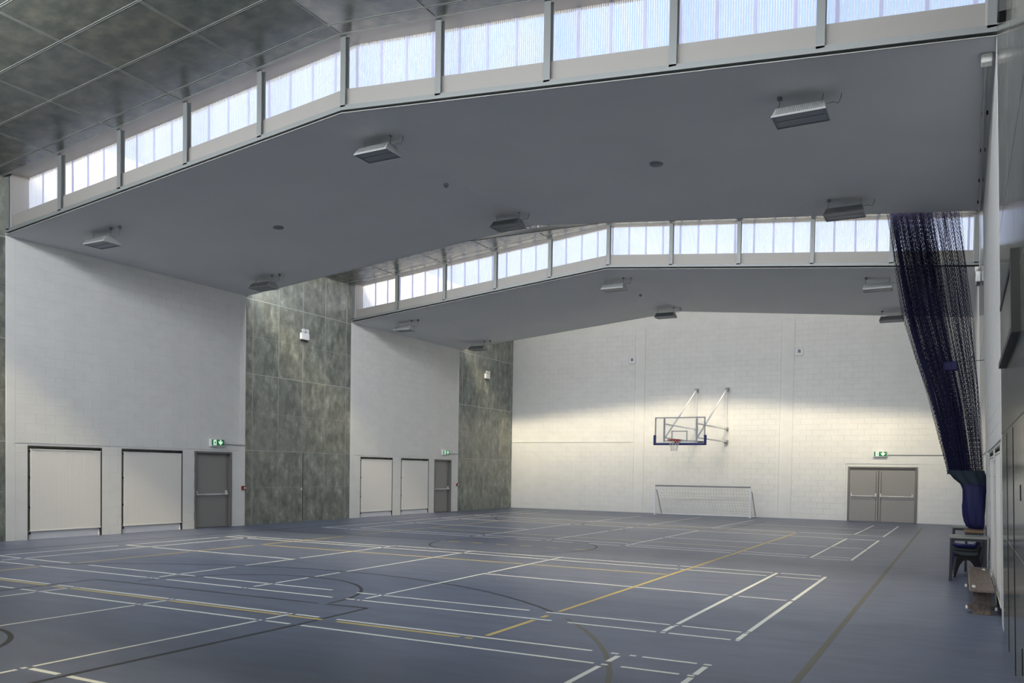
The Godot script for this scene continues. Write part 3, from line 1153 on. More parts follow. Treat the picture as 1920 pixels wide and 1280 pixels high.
func build_ceiling_fittings() -> void:
	var rows := [
		[11.55, ["hanging ceiling light at the left end of the nearest row, above the shutters", "hanging ceiling light in the middle of the nearest row, left of centre", "hanging ceiling light at the upper right, largest of all in view"]],
		[16.2, ["hanging ceiling light just above the top of the nearer concrete wall bay", "hanging ceiling light by the ridge at the far edge of the nearest strip", "hanging ceiling light in front of the glazing, left of the blue net"]],
		[22.95, ["hanging ceiling light above the farther left white bay", "hanging ceiling light under the farther ridge near the round detector", "hanging ceiling light left of the blue net, under the second strip"]],
		[27.75, ["hanging ceiling light over the top of the farther concrete wall bay", "hanging ceiling light in the middle of the farthest row", "hanging ceiling light half behind the blue net, in the farthest row"]],
	]
	var proto: Node3D = null
	for r in rows:
		for k in 3:
			var x: float = [1.68, 8.9, 15.82][k]
			if r[0] > 20.0:
				x -= [0.35, 0.15, 0.0][k]
			var at := V(x, roofline(x), r[0])
			if proto == null:
				proto = make_light(r[1][k])
				proto.position = at
			else:
				again(proto, at, r[1][k])
	var spots := [[4.57, 13.71, "round flush ceiling disc on the left slope of the nearest strip"], [13.11, 13.73, "round flush ceiling disc on the right slope of the nearest strip"]]
	for p in spots:
		var t := thing("ceiling_disc", p[2], "ceiling disc", V(p[0], roofline(p[0]), p[1]), "round ceiling discs")
		var s := Shape.new()
		s.lathe(Vector3.ZERO, [Vector2(0, -0.014), Vector2(0.085, -0.014), Vector2(0.098, -0.022), Vector2(0.112, -0.02), Vector2(0.118, 0.0), Vector2(0.118, 0.03)], 28)
		build("rim", s, M["steel_grey"], t)
		var g := Shape.new()
		g.lathe(Vector3.ZERO, [Vector2(0, -0.016), Vector2(0.086, -0.016), Vector2(0.086, 0.0)], 28)
		build("grille", g, M["fitting_grey"], t)
	var dets := [[8.73, 13.96, "small round smoke detector under the ridge of the nearest strip"], [8.73, 25.25, "small round smoke detector under the ridge of the farther strip"]]
	for p in dets:
		var t := thing("smoke_detector", p[2], "smoke detector", V(p[0], roofline(p[0]), p[1]), "smoke detectors under the ridges")
		var s := Shape.new()
		s.lathe(Vector3.ZERO, [Vector2(0, -0.075), Vector2(0.022, -0.072), Vector2(0.035, -0.05), Vector2(0.052, -0.04), Vector2(0.056, 0.02)], 18)
		build("body", s, M["steel_light"], t)
		var b := Shape.new()
		b.lathe(Vector3(0, -0.052, 0), [Vector2(0, -0.006), Vector2(0.036, -0.004), Vector2(0.036, 0.006)], 18)
		build("sensor_ring", b, M["frame_dark"], t)
	# conduit at the right edge of the nearest strip
	var c := thing("conduit", "white conduit running along the right edge of the nearest ceiling strip", "conduit")
	var s2 := Shape.new()
	s2.tube([V(17.93, 6.38, 11.0), V(17.95, 6.39, 14.0), V(17.96, 6.4, 17.1)], 0.022, 8)
	build("pipe", s2, M["steel_light"], c)
	var bx := Shape.new()
	bx.box(V(17.93, 6.388, 10.95), Vector3(0.11, 0.1, 0.14), 0.01)
	build("junction_box", bx, M["white_trim"], c)
	for d in [12.6, 14.0, 15.4, 16.6]:
		var k := Shape.new()
		k.box(V(17.95, 6.415, d), Vector3(0.07, 0.05, 0.03), 0.004)
		build("clip", k, M["black"], c)


# ------------------------------------------------------------------ things on the walls

# an emergency exit sign in its own axes: x to the right across the face, y up, z out of the wall
func exit_sign(label: String, place: Transform3D) -> void:
	var t := thing("exit_sign", label, "exit sign", Vector3.ZERO, "green exit signs")
	t.transform = place
	var s := Shape.new()
	s.box(Vector3(0, 0, 0.045), Vector3(0.46, 0.2, 0.09), 0.008)
	build("housing", s, M["white_plastic"], t)
	var f := Shape.new()
	f.box(Vector3(0, 0.006, 0.092), Vector3(0.42, 0.16, 0.006))
	var face := build("face", f, M["sign_green"], t)
	var o := Vector3(0, 0.006, 0.095)
	var w := Shape.new()
	w.slab(PackedVector2Array([Vector2(-0.16, -0.07), Vector2(-0.055, -0.07), Vector2(-0.055, 0.07), Vector2(-0.16, 0.07)]), o, Vector3.RIGHT, Vector3.UP, Vector3(0, 0, 0.002))
	w.slab(PackedVector2Array([Vector2(0.085, -0.068), Vector2(0.155, 0.0), Vector2(0.155, 0.045), Vector2(0.11, 0.005), Vector2(0.11, 0.068), Vector2(0.06, 0.068), Vector2(0.06, 0.005), Vector2(0.015, 0.045), Vector2(0.015, 0.0)]), o, Vector3.RIGHT, Vector3.UP, Vector3(0, 0, 0.002))
	build("pictogram", w, M["sign_white"], face)
	var g := Shape.new()
	g.slab(PackedVector2Array([Vector2(-0.098, 0.036), Vector2(-0.085, 0.036), Vector2(-0.085, 0.05), Vector2(-0.098, 0.05)]), o + Vector3(0, 0, 0.002), Vector3.RIGHT, Vector3.UP, Vector3(0, 0, 0.001))
	g.slab(PackedVector2Array([Vector2(-0.14, -0.045), Vector2(-0.115, -0.02), Vector2(-0.1, -0.06), Vector2(-0.088, -0.06), Vector2(-0.094, -0.005), Vector2(-0.08, 0.008), Vector2(-0.068, 0.005), Vector2(-0.068, 0.014), Vector2(-0.084, 0.02), Vector2(-0.098, 0.03), Vector2(-0.125, 0.02), Vector2(-0.128, 0.0), Vector2(-0.12, 0.0), Vector2(-0.115, 0.012), Vector2(-0.115, -0.008), Vector2(-0.146, -0.036)]), o + Vector3(0, 0, 0.002), Vector3.RIGHT, Vector3.UP, Vector3(0, 0, 0.001))
	build("running_figure", g, M["sign_green"], face)


func twin_spot(label: String, place: Transform3D) -> void:
	var t := thing("emergency_light", label, "emergency light", Vector3.ZERO, "white twin spot emergency lights")
	t.transform = place
	var s := Shape.new()
	s.box(Vector3(0, -0.01, 0.045), Vector3(0.34, 0.21, 0.09), 0.012)
	build("battery_box", s, M["white_plastic"], t)
	for e in [-0.085, 0.085]:
		var l := Shape.new()
		l.lathe(Vector3(e, 0.165, 0.03), [Vector2(0, 0.0), Vector2(0.045, 0.0), Vector2(0.06, 0.05), Vector2(0.062, 0.07), Vector2(0.052, 0.066), Vector2(0, 0.05)], 14, Vector3(0, -0.25, 1).normalized())
		build("lamp_head", l, M["white_plastic"], t)
		var q := Shape.new()
		q.box(Vector3(e, 0.122, 0.04), Vector3(0.02, 0.03, 0.02))
		build("stalk", q, M["steel_grey"], t)
	var b := Shape.new()
	b.box(Vector3(0, -0.13, 0.04), Vector3(0.30, 0.022, 0.07), 0.004)
	build("base_tray", b, M["frame_dark"], t)


func build_wall_fittings() -> void:
	var on_left := Basis(Vector3(0, 0, -1), Vector3.UP, Vector3(1, 0, 0))
	var on_end := Basis()
	exit_sign("green exit sign above the nearer grey door in the left wall", Transform3D(on_left, V(0.004, 2.29, 16.15)))
	exit_sign("green exit sign above the farther grey door in the left wall", Transform3D(on_left, V(0.004, 2.32, 27.52)))
	exit_sign("green exit sign above the double doors in the end wall", Transform3D(on_end, V(15.19, 2.455, FAR - 0.002)))
	for q in [["thin conduit from the nearer left exit sign to the concrete edge", V(0.02, 2.26, 16.39), V(0.02, 2.26, 17.2)], ["thin conduit from the farther left exit sign to the concrete edge", V(0.02, 2.28, 27.76), V(0.02, 2.28, 28.52)], ["thin conduit from the end wall exit sign to the right corner", V(15.42, 2.43, FAR - 0.02), V(18.1, 2.43, FAR - 0.02)]]:
		var s := Shape.new()
		s.tube([q[1], q[2]], 0.014, 8)
		tag(build("conduit", s, M["fitting_white"], self), q[0], "conduit")
	var k := 0
	for d in [17.13, 28.46]:
		var t := thing("fire_alarm_button", ["small red fire alarm button right of the nearer exit door", "small red fire alarm button right of the farther exit door"][k], "alarm button", V(0.0, 1.06, d), "red fire alarm buttons")
		var s := Shape.new()
		s.box(Vector3(0.028, 0, 0), Vector3(0.056, 0.11, 0.11), 0.006)
		build("body", s, M["alarm_red"], t)
		var g := Shape.new()
		g.box(Vector3(0.058, 0.0, -0.02), Vector3(0.006, 0.05, 0.06))
		build("glass_plate", g, M["white_plastic"], t)
		k += 1
	twin_spot("white twin spot emergency light on the nearer concrete bay", Transform3D(on_left, V(0.002, 5.66, 19.54)))
	twin_spot("white twin spot emergency light on the farther concrete bay", Transform3D(on_left, V(0.002, 5.63, 30.68)))
	var on_right := Basis(Vector3(0, 0, 1), Vector3.UP, Vector3(-1, 0, 0))
	twin_spot("white twin spot emergency light on the right wall, right of the net", Transform3D(on_right, V(18.036, 5.72, 19.5)))
	twin_spot("white twin spot emergency light on the right wall near the end wall", Transform3D(on_right, V(18.038, 5.66, 30.7)))
	var rp := Shape.new()
	rp.tube([V(18.02, 5.9, 19.5), V(18.01, 6.44, 19.5)], 0.014, 8)
	tag(build("conduit", rp, M["fitting_white"], self), "short white conduit above the emergency light beside the net", "conduit")
	k = 0
	for x in [5.63, 12.28]:
		var t := thing("wall_sensor", ["square white sensor high on the end wall, left one", "square white sensor high on the end wall, nearer the net"][k], "sensor", V(x, 6.31, FAR), "square sensors on the end wall")
		var s := Shape.new()
		s.box(Vector3(0, 0, 0.025), Vector3(0.3, 0.3, 0.05), 0.02)
		build("plate", s, M["white_plastic"], t)
		var g := Shape.new()
		g.box(Vector3(0, 0.015, 0.055), Vector3(0.1, 0.12, 0.014), 0.004)
		build("window", g, M["fitting_grey"], t)
		k += 1
	# board on the right concrete, seen almost edge on
	var b := thing("scoreboard", "long dark edged board fixed high on the near right concrete wall", "board")
	var fr := [[2.72, 2.78, 7.1, 9.35, 0.1], [3.26, 3.32, 7.8, 9.3, 0.1]]
	var body := Shape.new()
	right_slab(body, 2.76, 3.28, 7.16, 9.3, -0.035, 0.0)
	build("face_panel", body, M["concrete_0"], b)
	var e1 := Shape.new()
	right_slab(e1, 2.72, 2.77, 7.1, 9.35, -0.06, 0.0)
	right_slab(e1, 3.27, 3.32, 7.1, 9.35, -0.045, 0.0)
	build("edge_rail", e1, M["black"], b)
	var e2 := Shape.new()
	right_slab(e2, 2.72, 3.32, 7.02, 7.1, -0.06, 0.0)
	build("end_plate", e2, M["frame_dark"], b)
	var fl := thing("floodlight", "black floodlight at the top right on the near concrete wall", "floodlight")
	var s3 := Shape.new()
	s3.box(V(18.03, 5.8, 8.6), Vector3(0.11, 0.16, 0.2), 0.012)
	build("body", s3, M["black"], fl)
	var s4 := Shape.new()
	s4.box(V(18.04, 5.9, 8.6), Vector3(0.08, 0.05, 0.12), 0.006)
	build("bracket", s4, M["white_trim"], fl)
	# gap of the hidden door in the nearer left concrete bay, with its latch
	var hd := thing("hidden_door_gap", "thin dark door gap in the nearer left concrete bay", "door gap")
	var gp := Shape.new()
	gp.box(V(0.0, 1.06, 19.56), Vector3(0.012, 2.1, 0.014))
	build("gap", gp, M["dark_gap"], hd)
	var la := Shape.new()
	la.box(V(0.012, 1.0, 19.5), Vector3(0.02, 0.08, 0.05), 0.004)
	build("latch", la, M["chrome"], hd)
	k = 0
	for q in [[9.3, 0.0, 2.1], [8.2, 0.0, 2.1], [7.25, 1.5, 1.62], [7.25, 0.2, 0.4]]:
		var g := Shape.new()
		right_slab(g, q[1], q[2], q[0], q[0] + 0.03, -0.004, 0.01)
		tag(build("hidden_door_gap", g, M["dark_gap"], self), ["thin dark vertical gap low in the right concrete, nearer the bench", "thin dark vertical gap low in the right concrete, nearer the camera", "short dark slot at head height in the right concrete", "short dark slot near the floor in the right concrete"][k], "door gap")
		k += 1


# ------------------------------------------------------------------ basketball backboard

func build_basketball() -> void:
	var t := thing("basketball_backboard", "clear basketball backboard with blue padding on a folding wall frame", "backboard")
	var D := 29.2
	var x0 := 7.96
	var x1 := 9.80
	var y0 := 2.66
	var y1 := 3.66
	var gl := Shape.new()
	bar(gl, x0 + 0.02, x1 - 0.02, y0 + 0.05, y1 - 0.02, D - 0.006, D + 0.006)
	build("glass", gl, M["backboard_glass"], t)
	var fr := Shape.new()
	bar(fr, x0, x1, y1 - 0.035, y1, D - 0.02, D + 0.03)
	bar(fr, x0, x1, y0 + 0.05, y0 + 0.09, D - 0.02, D + 0.03)
	for x in [x0, x1 - 0.035]:
		bar(fr, x, x + 0.035, y0 + 0.05, y1 - 0.035, D - 0.02, D + 0.03)
	build("frame", fr, M["frame_pale"], t)
	for x in [8.27, 9.46]:
		var v := Shape.new()
		bar(v, x, x + 0.055, y0 + 0.12, y1 - 0.04, D + 0.012, D + 0.07)
		build("upright", v, M["frame_pale"], t)
	var h := Shape.new()
	bar(h, 8.32, 9.46, y0 + 0.13, y0 + 0.17, D + 0.012, D + 0.06)
	build("crosspiece", h, M["frame_pale"], t)
	var tg := Shape.new()
	for x in [8.585, 9.13]:
		bar(tg, x, x + 0.035, 2.8, 3.17, D - 0.012, D - 0.006)
	bar(tg, 8.585, 9.165, 3.14, 3.175, D - 0.012, D - 0.006)
	build("target_square", tg, M["frame_pale"], t)
	var pad := Shape.new()
	bar(pad, x0 - 0.04, x1 + 0.04, y0, y0 + 0.07, D - 0.04, D + 0.05, 0.015)
	for x in [x0 - 0.045, x1 - 0.035]:
		bar(pad, x, x + 0.085, y0, y0 + 0.36, D - 0.04, D + 0.05, 0.015)
	build("padding", pad, M["board_blue"], t)
	var pl := Shape.new()
	bar(pl, 9.55, 9.75, y0 + 0.09, y0 + 0.14, D - 0.012, D - 0.006)
	build("maker_plate", pl, M["black"], t)
	# hoop
	var ring := []
	for k in 28:
		var a := TAU * k / 28
		ring.append(V(8.80 + 0.228 * cos(a), 2.83, D - 0.38 + 0.228 * sin(a)))
	var rm := Shape.new()
	rm.tube(ring, 0.017, 8, true)
	bar(rm, 8.74, 8.86, 2.79, 2.85, D - 0.16, D - 0.02, 0.006)
	bar(rm, 8.70, 8.90, 2.72, 2.86, D - 0.03, D - 0.012, 0.004)
	rm.tube([V(8.76, 2.74, D - 0.03), V(8.62, 2.82, D - 0.25)], 0.008, 6)
	rm.tube([V(8.84, 2.74, D - 0.03), V(8.98, 2.82, D - 0.25)], 0.008, 6)
	var hp := build("hoop", rm, M["rim_red"], t)
	var nt := Shape.new()
	for k in 12:
		for way in [-1, 1]:
			var path := []
			for j in 6:
				var a: float = TAU * (k + way * 0.5 * j) / 12.0
				var r: float = [0.222, 0.19, 0.16, 0.135, 0.118, 0.115][j]
				path.append(V(8.80 + r * cos(a), 2.82 - 0.075 * j, D - 0.38 + r * sin(a)))
			nt.tube(path, 0.0045, 4)
	build("net", nt, M["cord_white"], hp)
	# wall frame: two uprights on the wall, with a top stay, a middle arm and a bottom arm each
	for e in [[8.39, 8.38], [9.6, 9.56]]:
		var xw: float = e[0]
		var xb: float = e[1] - 0.06
		var u := Shape.new()
		u.tube([V(xw, 2.86, FAR - 0.1), V(xw, 5.0, FAR - 0.1)], 0.027, 8)
		build("wall_tube", u, M["steel_white"], t)
		for y in [4.97, 3.42, 2.92]:
			var b := Shape.new()
			b.box(V(xw, y, FAR - 0.05), Vector3(0.14, 0.14, 0.1), 0.01)
			b.box(V(xw, y, FAR - 0.12), Vector3(0.09, 0.08, 0.1), 0.01)
			build("wall_bracket", b, M["steel_light"], t)
		for a in [[4.97, 2.93, 0.03], [3.42, 3.42, 0.026], [2.92, 2.93, 0.026]]:
			var s := Shape.new()
			s.tube([V(xw, a[0], FAR - 0.12), V(xb, a[1], D + 0.07)], a[2], 8)
			build("arm", s, M["steel_white"], t)
		var lk := Shape.new()
		lk.tube([V(xw, 3.42, FAR - 0.14), V(lerpf(xw, xb, 0.2), 2.92, lerpf(FAR - 0.12, D + 0.07, 0.2))], 0.018, 6)
		build("link", lk, M["steel_white"], t)


# ------------------------------------------------------------------ goal

func build_goal() -> void:
	var t := thing("football_goal", "low white five a side goal standing against the end wall", "goal")
	var a := V(7.17, 0.0, 31.7)
	var b := V(10.8, 0.0, 32.05)
	var back := V(0.05, 0, 0.72)
	var up := Vector3(0, 1.16, 0)
	var r := 0.03
	var names := ["post", "post"]
	for q in [a, b]:
		var s := Shape.new()
		s.tube([q, q + up], r, 10)
		build("post", s, M["steel_white"], t)
		var w := Shape.new()
		w.tube([q + up * 0.86, q + up * 0.83 + back * 0.25, q + back + Vector3(0, 0.03, 0)], 0.016, 8)
		build("rear_stay", w, M["frame_pale"], t)
		var f := Shape.new()
		f.tube([q + Vector3(0, 0.02, 0), q + back + Vector3(0, 0.02, 0)], 0.02, 8)
		build("ground_bar", f, M["steel_white"], t)
	var c := Shape.new()
	c.tube([a + up, b + up], r, 10)
	build("crossbar", c, M["frame_pale"], t)
	var g := Shape.new()
	g.tube([a + back + Vector3(0, 0.02, 0), b + back + Vector3(0, 0.02, 0)], 0.02, 8)
	build("back_bar", g, M["steel_white"], t)
	# net from the crossbar down to the back bar, and the two sides
	var n := Shape.new()
	var cols := 34
	var rows := 10
	for i in cols + 1:
		var p := []
		for j in rows + 1:
			p.append(goal_net(a, b, up, back, float(i) / cols, float(j) / rows))
		n.tube(p, 0.004, 3)
	for j in range(1, rows):
		var p := []
		for i in cols + 1:
			p.append(goal_net(a, b, up, back, float(i) / cols, float(j) / rows))
		n.tube(p, 0.004, 3)
	for q in [a, b]:
		for j in 9:
			var y := 0.1 + j * 0.11
			var reach: float = clampf(1.0 - (y - 0.05) / 1.1, 0.05, 1.0)
			n.tube([q + Vector3(0, y, 0), q + back * reach + Vector3(0, y, 0)], 0.0022, 3)
		for j in 6:
			var f := (j + 0.5) / 6.0
			n.tube([q + back * f, q + back * f + Vector3(0, 1.1 * (1.0 - f), 0)], 0.0022, 3)
	var ob := build("netting", n, M["cord_white"], t)
	ob.set_meta("kind", "stuff")


func goal_net(a: Vector3, b: Vector3, up: Vector3, back: Vector3, u: float, v: float) -> Vector3:
	var sag := sin(v * PI) * 0.06
	var p := a.lerp(b, u) + back * (0.1 + 0.9 * v * v) * minf(1.0, v * 3.0) + up * (1.0 - v)
	return p + Vector3(0, -sag + 0.02 * v, 0)


# ------------------------------------------------------------------ the blue dividing net, gathered at the right wall

func along(table: Array, y: float) -> float:
	for i in table.size() - 1:
		var p: Array = table[i]
		var q: Array = table[i + 1]
		if y <= p[0] and y >= q[0]:
			var f: float = (p[0] - y) / (p[0] - q[0])
			return lerpf(p[1], q[1], f)
	return table[0][1] if y > table[0][0] else table[-1][1]


func build_net() -> void:
	var t := thing("dividing_net", "dark blue sports hall net gathered and hung down beside the right wall", "net")
	var left := [[7.08, 16.33], [6.6, 16.42], [5.7, 16.56], [4.69, 16.74], [3.9, 16.96], [3.18, 17.2], [2.5, 17.38], [1.78, 17.56]]
	var right := [[7.08, 17.62], [6.5, 17.66], [5.6, 17.78], [4.7, 17.88], [3.9, 17.97], [3.2, 18.04], [2.4, 18.1], [1.72, 18.15]]
	var layers := [[0.0, 0.28, 0.0], [0.01, 0.2, -0.06], [0.04, 0.34, 0.05], [0.07, 0.62, 0.1], [0.1, 0.55, -0.05], [0.13, 0.5, 0.14], [0.16, 0.6, -0.1], [0.22, 0.66, 0.05], [0.09, 0.14, 0.02], [0.1, 0.135, 0.06], [0.3, 0.62, -0.14], [0.4, 0.8, 0.06], [0.45, 0.74, -0.08], [0.68, 1.0, 0.0], [0.74, 0.97, 0.08], [0.78, 0.92, -0.06]]
	var rows := 130
	var P := PackedVector3Array()
	var N := PackedVector3Array()
	rng.seed = 5
	for L in layers:
		var cols := int(maxf(4.0, (L[1] - L[0]) * 1.2 / 0.019))
		var phase := rng.randf() * TAU
		var tw := rng.randf_range(1.5, 3.0)
		var grid := []
		for i in rows + 1:
			var y := 7.08 - 5.36 * i / rows
			var a := along(left, y)
			var b := along(right, y)
			var row := PackedVector3Array()
			for j in cols + 1:
				var u: float = (j + (0.5 if i % 2 else 0.0)) / cols
				var f: float = lerpf(L[0], L[1], clampf(u, 0.0, 1.0))
				f += 0.012 * sin(u * 25.0 + phase + y * tw)
				var d: float = 17.55 - 0.35 * (i / float(rows)) + L[2] + 0.05 * sin(u * 31.0 + phase * 2.0 + 0.4 * y)
				row.append(V(lerpf(a, b, f), y + 0.008 * sin(j * 1.7 + phase), d))
			grid.append(row)
		for i in rows:
			var r0: PackedVector3Array = grid[i]
			var r1: PackedVector3Array = grid[i + 1]
			for j in cols + 1:
				cord(P, N, r0[j], r1[j])
				var k := j - 1 if i % 2 == 0 else j + 1
				if k >= 0 and k <= cols:
					cord(P, N, r0[j], r1[k])
	# heavy edge and gather cords
	var arr := []
	arr.resize(Mesh.ARRAY_MAX)
	arr[Mesh.ARRAY_VERTEX] = P
	arr[Mesh.ARRAY_NORMAL] = N
	var am := ArrayMesh.new()
	am.add_surface_from_arrays(Mesh.PRIMITIVE_TRIANGLES, arr)
	put("netting", am, M["cord_blue"], t).set_meta("kind", "stuff")
	for q in [[0.085, 0.012], [0.105, 0.012], [0.125, 0.01], [0.3, 0.006], [0.45, 0.006], [0.97, 0.006]]:
		var path := []
		for i in 25:
			var y := 7.08 - 5.33 * i / 24.0
			path.append(V(lerpf(along(left, y), along(right, y), q[0] + 0.006 * sin(i * 1.3)), y, 17.5 - 0.35 * i / 24.0))
		var s := Shape.new()
		s.tube(path, q[1], 6)
		build("gather_rope", s, M["cord_blue"], t)
	# cloth skirt at the foot: a lip at the top, a bulging bag below
	var outline := [[1.79, 17.54, 18.17], [1.72, 17.6, 18.18], [1.64, 17.66, 18.19], [1.54, 17.77, 18.2], [1.45, 17.81, 18.2], [1.3, 17.815, 18.2], [1.15, 17.82, 18.2], [1.0, 17.835, 18.2], [0.88, 17.855, 18.2], [0.8, 17.885, 18.195], [0.755, 17.94, 18.18], [0.745, 18.04, 18.1]]
	var lip := skirt(outline.slice(0, 4), 0.012)
	build("skirt_hem", lip, M["skirt_teal"], t)
	build("skirt", skirt(outline.slice(3), 0.0), M["skirt_blue"], t)
	var st := Shape.new()
	st.box(V(17.57, 3.68, 17.2), Vector3(0.24, 0.17, 0.1), 0.02)
	build("strap", st, M["skirt_blue"], t)
	var tie := Shape.new()
	tie.tube([V(17.6, 3.75, 17.25), V(18.12, 3.78, 17.3)], 0.006, 6)
	build("tie_line", tie, M["black"], t)
	# the rail that carries it
	var rail := Shape.new()
	bar(rail, 0.02, 17.95, 7.21, 7.295, 17.44, 17.5)
	var rl := thing("curtain_rail", "dark level rail across the lantern that carries the blue net", "rail")
	build("track", rail, M["desk_steel"], rl)
	for x in [2.0, 5.5, 9.0, 12.5, 16.0]:
		var h := Shape.new()
		h.tube([V(x, 7.29, 17.47), V(x, roofline(x) + CEIL + 0.02, 17.47)], 0.012, 6)
		build("hanger", h, M["steel_grey"], rl)
	for i in 10:
		var x := 16.36 + i * 0.135
		var cl := Shape.new()
		cl.tube([V(x, 7.215, 17.47), V(x, 7.09, 17.5)], 0.008, 5)
		build("runner", cl, M["cord_blue"], rl)


func cord(P: PackedVector3Array, N: PackedVector3Array, a: Vector3, b: Vector3) -> void:
	var r := 0.0027
	var t := (b - a).normalized()
	var s := t.cross(Vector3.FORWARD).normalized()
	var w := t.cross(s)
	for k in 3:
		var u := s * cos(TAU * k / 3.0) + w * sin(TAU * k / 3.0)
		var v := s * cos(TAU * (k + 1) / 3.0) + w * sin(TAU * (k + 1) / 3.0)
		var q := [a + u * r, a + v * r, b + v * r, b + u * r]
		var n := (u + v).normalized()
		var order := [0, 1, 2, 0, 2, 3]
		if (q[2] - q[0]).cross(q[1] - q[0]).dot(n) < 0.0:
			order = [0, 2, 1, 0, 3, 2]
		for o in order:
			P.append(q[o])
			N.append(u if o == 0 or o == 3 else v)


func skirt(rows: Array, flare: float) -> Shape:
	var s := Shape.new()
	var n := 44
	var rings := []
	for i in rows.size():
		var q: Array = rows[i]
		var cx: float = (q[1] + q[2]) / 2.0
		var rx: float = (q[2] - q[1]) / 2.0
		var rd: float = minf(rx * 0.75, 0.15) + flare
		var ring := []
		for k in n:
			var a := TAU * k / n
			var fold: float = 1.0 + 0.09 * sin(a * 5.0 + q[0] * 5.0) + 0.05 * sin(a * 11.0 - q[0] * 7.0) - 0.08
			ring.append(V(cx + rx * cos(a) * minf(fold, 1.0 if cos(a) > 0.5 else 1.06), q[0], 17.12 + rd * sin(a) * fold))
		rings.append(ring)
	s.smooth = true
	for i in rings.size() - 1:
		for k in n:
			var q := [rings[i][k], rings[i][(k + 1) % n], rings[i + 1][(k + 1) % n], rings[i + 1][k]]
			var mid: Vector3 = (q[0] + q[1] + q[2] + q[3]) / 4.0
			var c := V((rows[i][1] + rows[i][2]) / 2.0, mid.y, 17.12)
			s.face(q, mid - c)
	s.smooth = false
	return s


# ------------------------------------------------------------------ desks, chairs and bench by the right wall

func desk(label: String, x0: float, d0: float, top_m: String, w := 0.57) -> void:
	var called := "desk" if w > 0.5 else "stool"
	var t := thing(called, label, called, V(x0, 0, d0), "small desks by the right wall" if w > 0.5 else "")
	var l := 0.56
	var s := Shape.new()
	s.box(Vector3(w / 2, 0.705, -l / 2), Vector3(w, 0.036, l), 0.006)
	build("top", s, M[top_m], t)
	var f := Shape.new()
	for z in [-0.03, -l + 0.03]:
		f.box(Vector3(w / 2, 0.67, z), Vector3(w - 0.06, 0.04, 0.025))
	for x in [0.04, w - 0.04]:
		f.box(Vector3(x, 0.67, -l / 2), Vector3(0.025, 0.04, l - 0.06))
	build("frame", f, M["desk_steel"], t)
	for x in [0.045, w - 0.045]:
		for z in [-0.03, -l + 0.03]:
			var g := Shape.new()
			g.box(Vector3(x, 0.35, z), Vector3(0.042, 0.70, 0.042), 0.004)
			build("leg", g, M["desk_steel"], t)


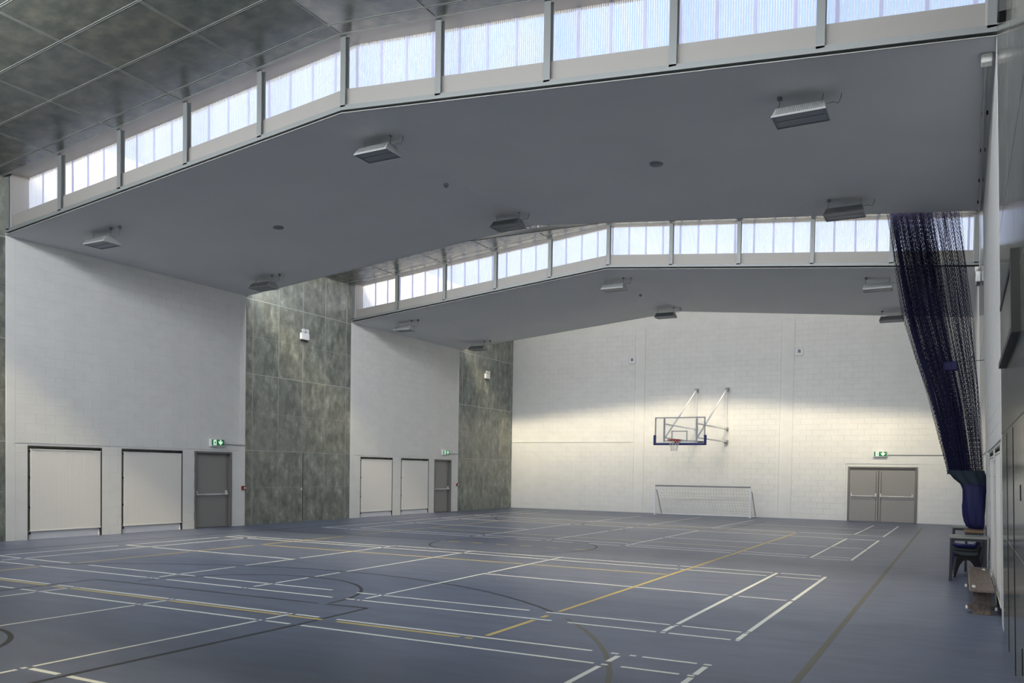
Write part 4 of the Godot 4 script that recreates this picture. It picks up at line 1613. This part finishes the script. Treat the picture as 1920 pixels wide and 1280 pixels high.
func chair(label: String, y: float, d: float, m: String, k := 0, top := 0.54) -> void:
	# faces the hall (-x), its back to the wall
	var t := thing("stacking_chair", label, "chair", V(17.94 - 0.013 * k, y, d), "plastic stacking chairs by the right wall")
	var seat := PackedVector2Array([Vector2(-0.215, 0.375), Vector2(-0.2, 0.345), Vector2(0.1, 0.335), Vector2(0.16, 0.36), Vector2(0.235, 0.76), Vector2(0.215, 0.77), Vector2(0.14, 0.40), Vector2(0.1, 0.372), Vector2(-0.1, 0.372), Vector2(-0.19, 0.39)])
	var s := Shape.new()
	s.slab(PackedVector2Array([seat[0], seat[1], seat[2], Vector2(0.15, 0.355), Vector2(0.135, 0.395), seat[7], seat[8], seat[9]]), Vector3(0, 0, -0.2), Vector3.RIGHT, Vector3.UP, Vector3(0, 0, 0.4))
	build("seat", s, M[m], t)
	var b := Shape.new()
	b.slab(PackedVector2Array([Vector2(0.136, 0.395), Vector2(0.15, 0.356), Vector2(lerpf(0.15, 0.235, (top - 0.356) / 0.404), top - 0.01), Vector2(lerpf(0.15, 0.235, (top - 0.356) / 0.404) - 0.02, top)]), Vector3(0, 0, -0.19), Vector3.RIGHT, Vector3.UP, Vector3(0, 0, 0.38))
	build("back", b, M[m], t)
	for z in [-0.223 + 0.031 * k, 0.193 - 0.031 * k]:
		var front := Shape.new()
		front.slab(PackedVector2Array([Vector2(-0.215, 0.0), Vector2(-0.19, 0.0), Vector2(-0.125, 0.21), Vector2(-0.08, 0.28), Vector2(-0.03, 0.30), Vector2(-0.03, 0.345), Vector2(-0.17, 0.345)]), Vector3(0, 0, z), Vector3.RIGHT, Vector3.UP, Vector3(0, 0, 0.03))
		build("leg", front, M[m], t)
		var rear := Shape.new()
		rear.slab(PackedVector2Array([Vector2(-0.03, 0.30), Vector2(0.02, 0.285), Vector2(0.07, 0.22), Vector2(0.2, 0.0), Vector2(0.235, 0.0), Vector2(0.2, 0.12), Vector2(0.15, 0.36), Vector2(-0.03, 0.345)]), Vector3(0, 0, z), Vector3.RIGHT, Vector3.UP, Vector3(0, 0, 0.03))
		build("leg", rear, M[m], t)


func build_furniture() -> void:
	desk("grey topped small desk nearest the camera, in front of the chair stack", 17.64, 15.13, "desk_top")
	desk("dark legged small desk farthest back, behind the blue net's bag", 17.65, 18.2, "desk_top")
	desk("narrow wooden topped stool directly under the blue net's bag", 17.86, 16.83, "tan_wood", 0.32)
	chair("black plastic chair at the bottom of the stack", 0.0, 15.98, "chair_black")
	chair("dark grey plastic chair second from the bottom of the stack", 0.055, 15.985, "chair_grey", 1)
	chair("grey plastic chair third up in the stack", 0.11, 15.99, "chair_grey", 2)
	chair("blue plastic chair on top of the stack", 0.165, 15.995, "chair_blue", 3)
	chair("blue plastic chair standing alone behind the stack, its legs showing past the desk", 0.0, 17.75, "chair_blue", 0, 0.77)
	# gym bench
	var t := thing("gym_bench", "low worn wooden gym bench beside the right wall", "bench")
	var s := Shape.new()
	bar(s, 17.92, 18.185, 0.295, 0.33, 11.42, 14.3, 0.006)
	build("seat", s, M["bench_wood"], t)
	for d in [11.62, 13.95]:
		var e := Shape.new()
		bar(e, 17.96, 18.16, 0.0, 0.296, d, d + 0.04, 0.004)
		build("leg", e, M["bench_wood"], t)
		var f := Shape.new()
		bar(f, 17.9, 18.21, 0.06, 0.11, d + 0.05, d + 0.15, 0.006)
		build("foot_rail", f, M["bench_wood"], t)
		for x in [17.885, 18.195]:
			var c := Shape.new()
			bar(c, x, x + 0.03, 0.055, 0.095, d + 0.045, d + 0.12, 0.008)
			build("bumper", c, M["white_plastic"], t)
	var k := Shape.new()
	bar(k, 18.03, 18.09, 0.13, 0.2, 11.66, 13.95, 0.004)
	build("stretcher", k, M["bench_wood"], t)
	for q in [[17.95, 11.62], [18.1, 13.85]]:
		var p := Shape.new()
		bar(p, q[0], q[0] + 0.035, 0.329, 0.338, q[1], q[1] + 0.18, 0.003)
		build("cap", p, M["white_plastic"], t)
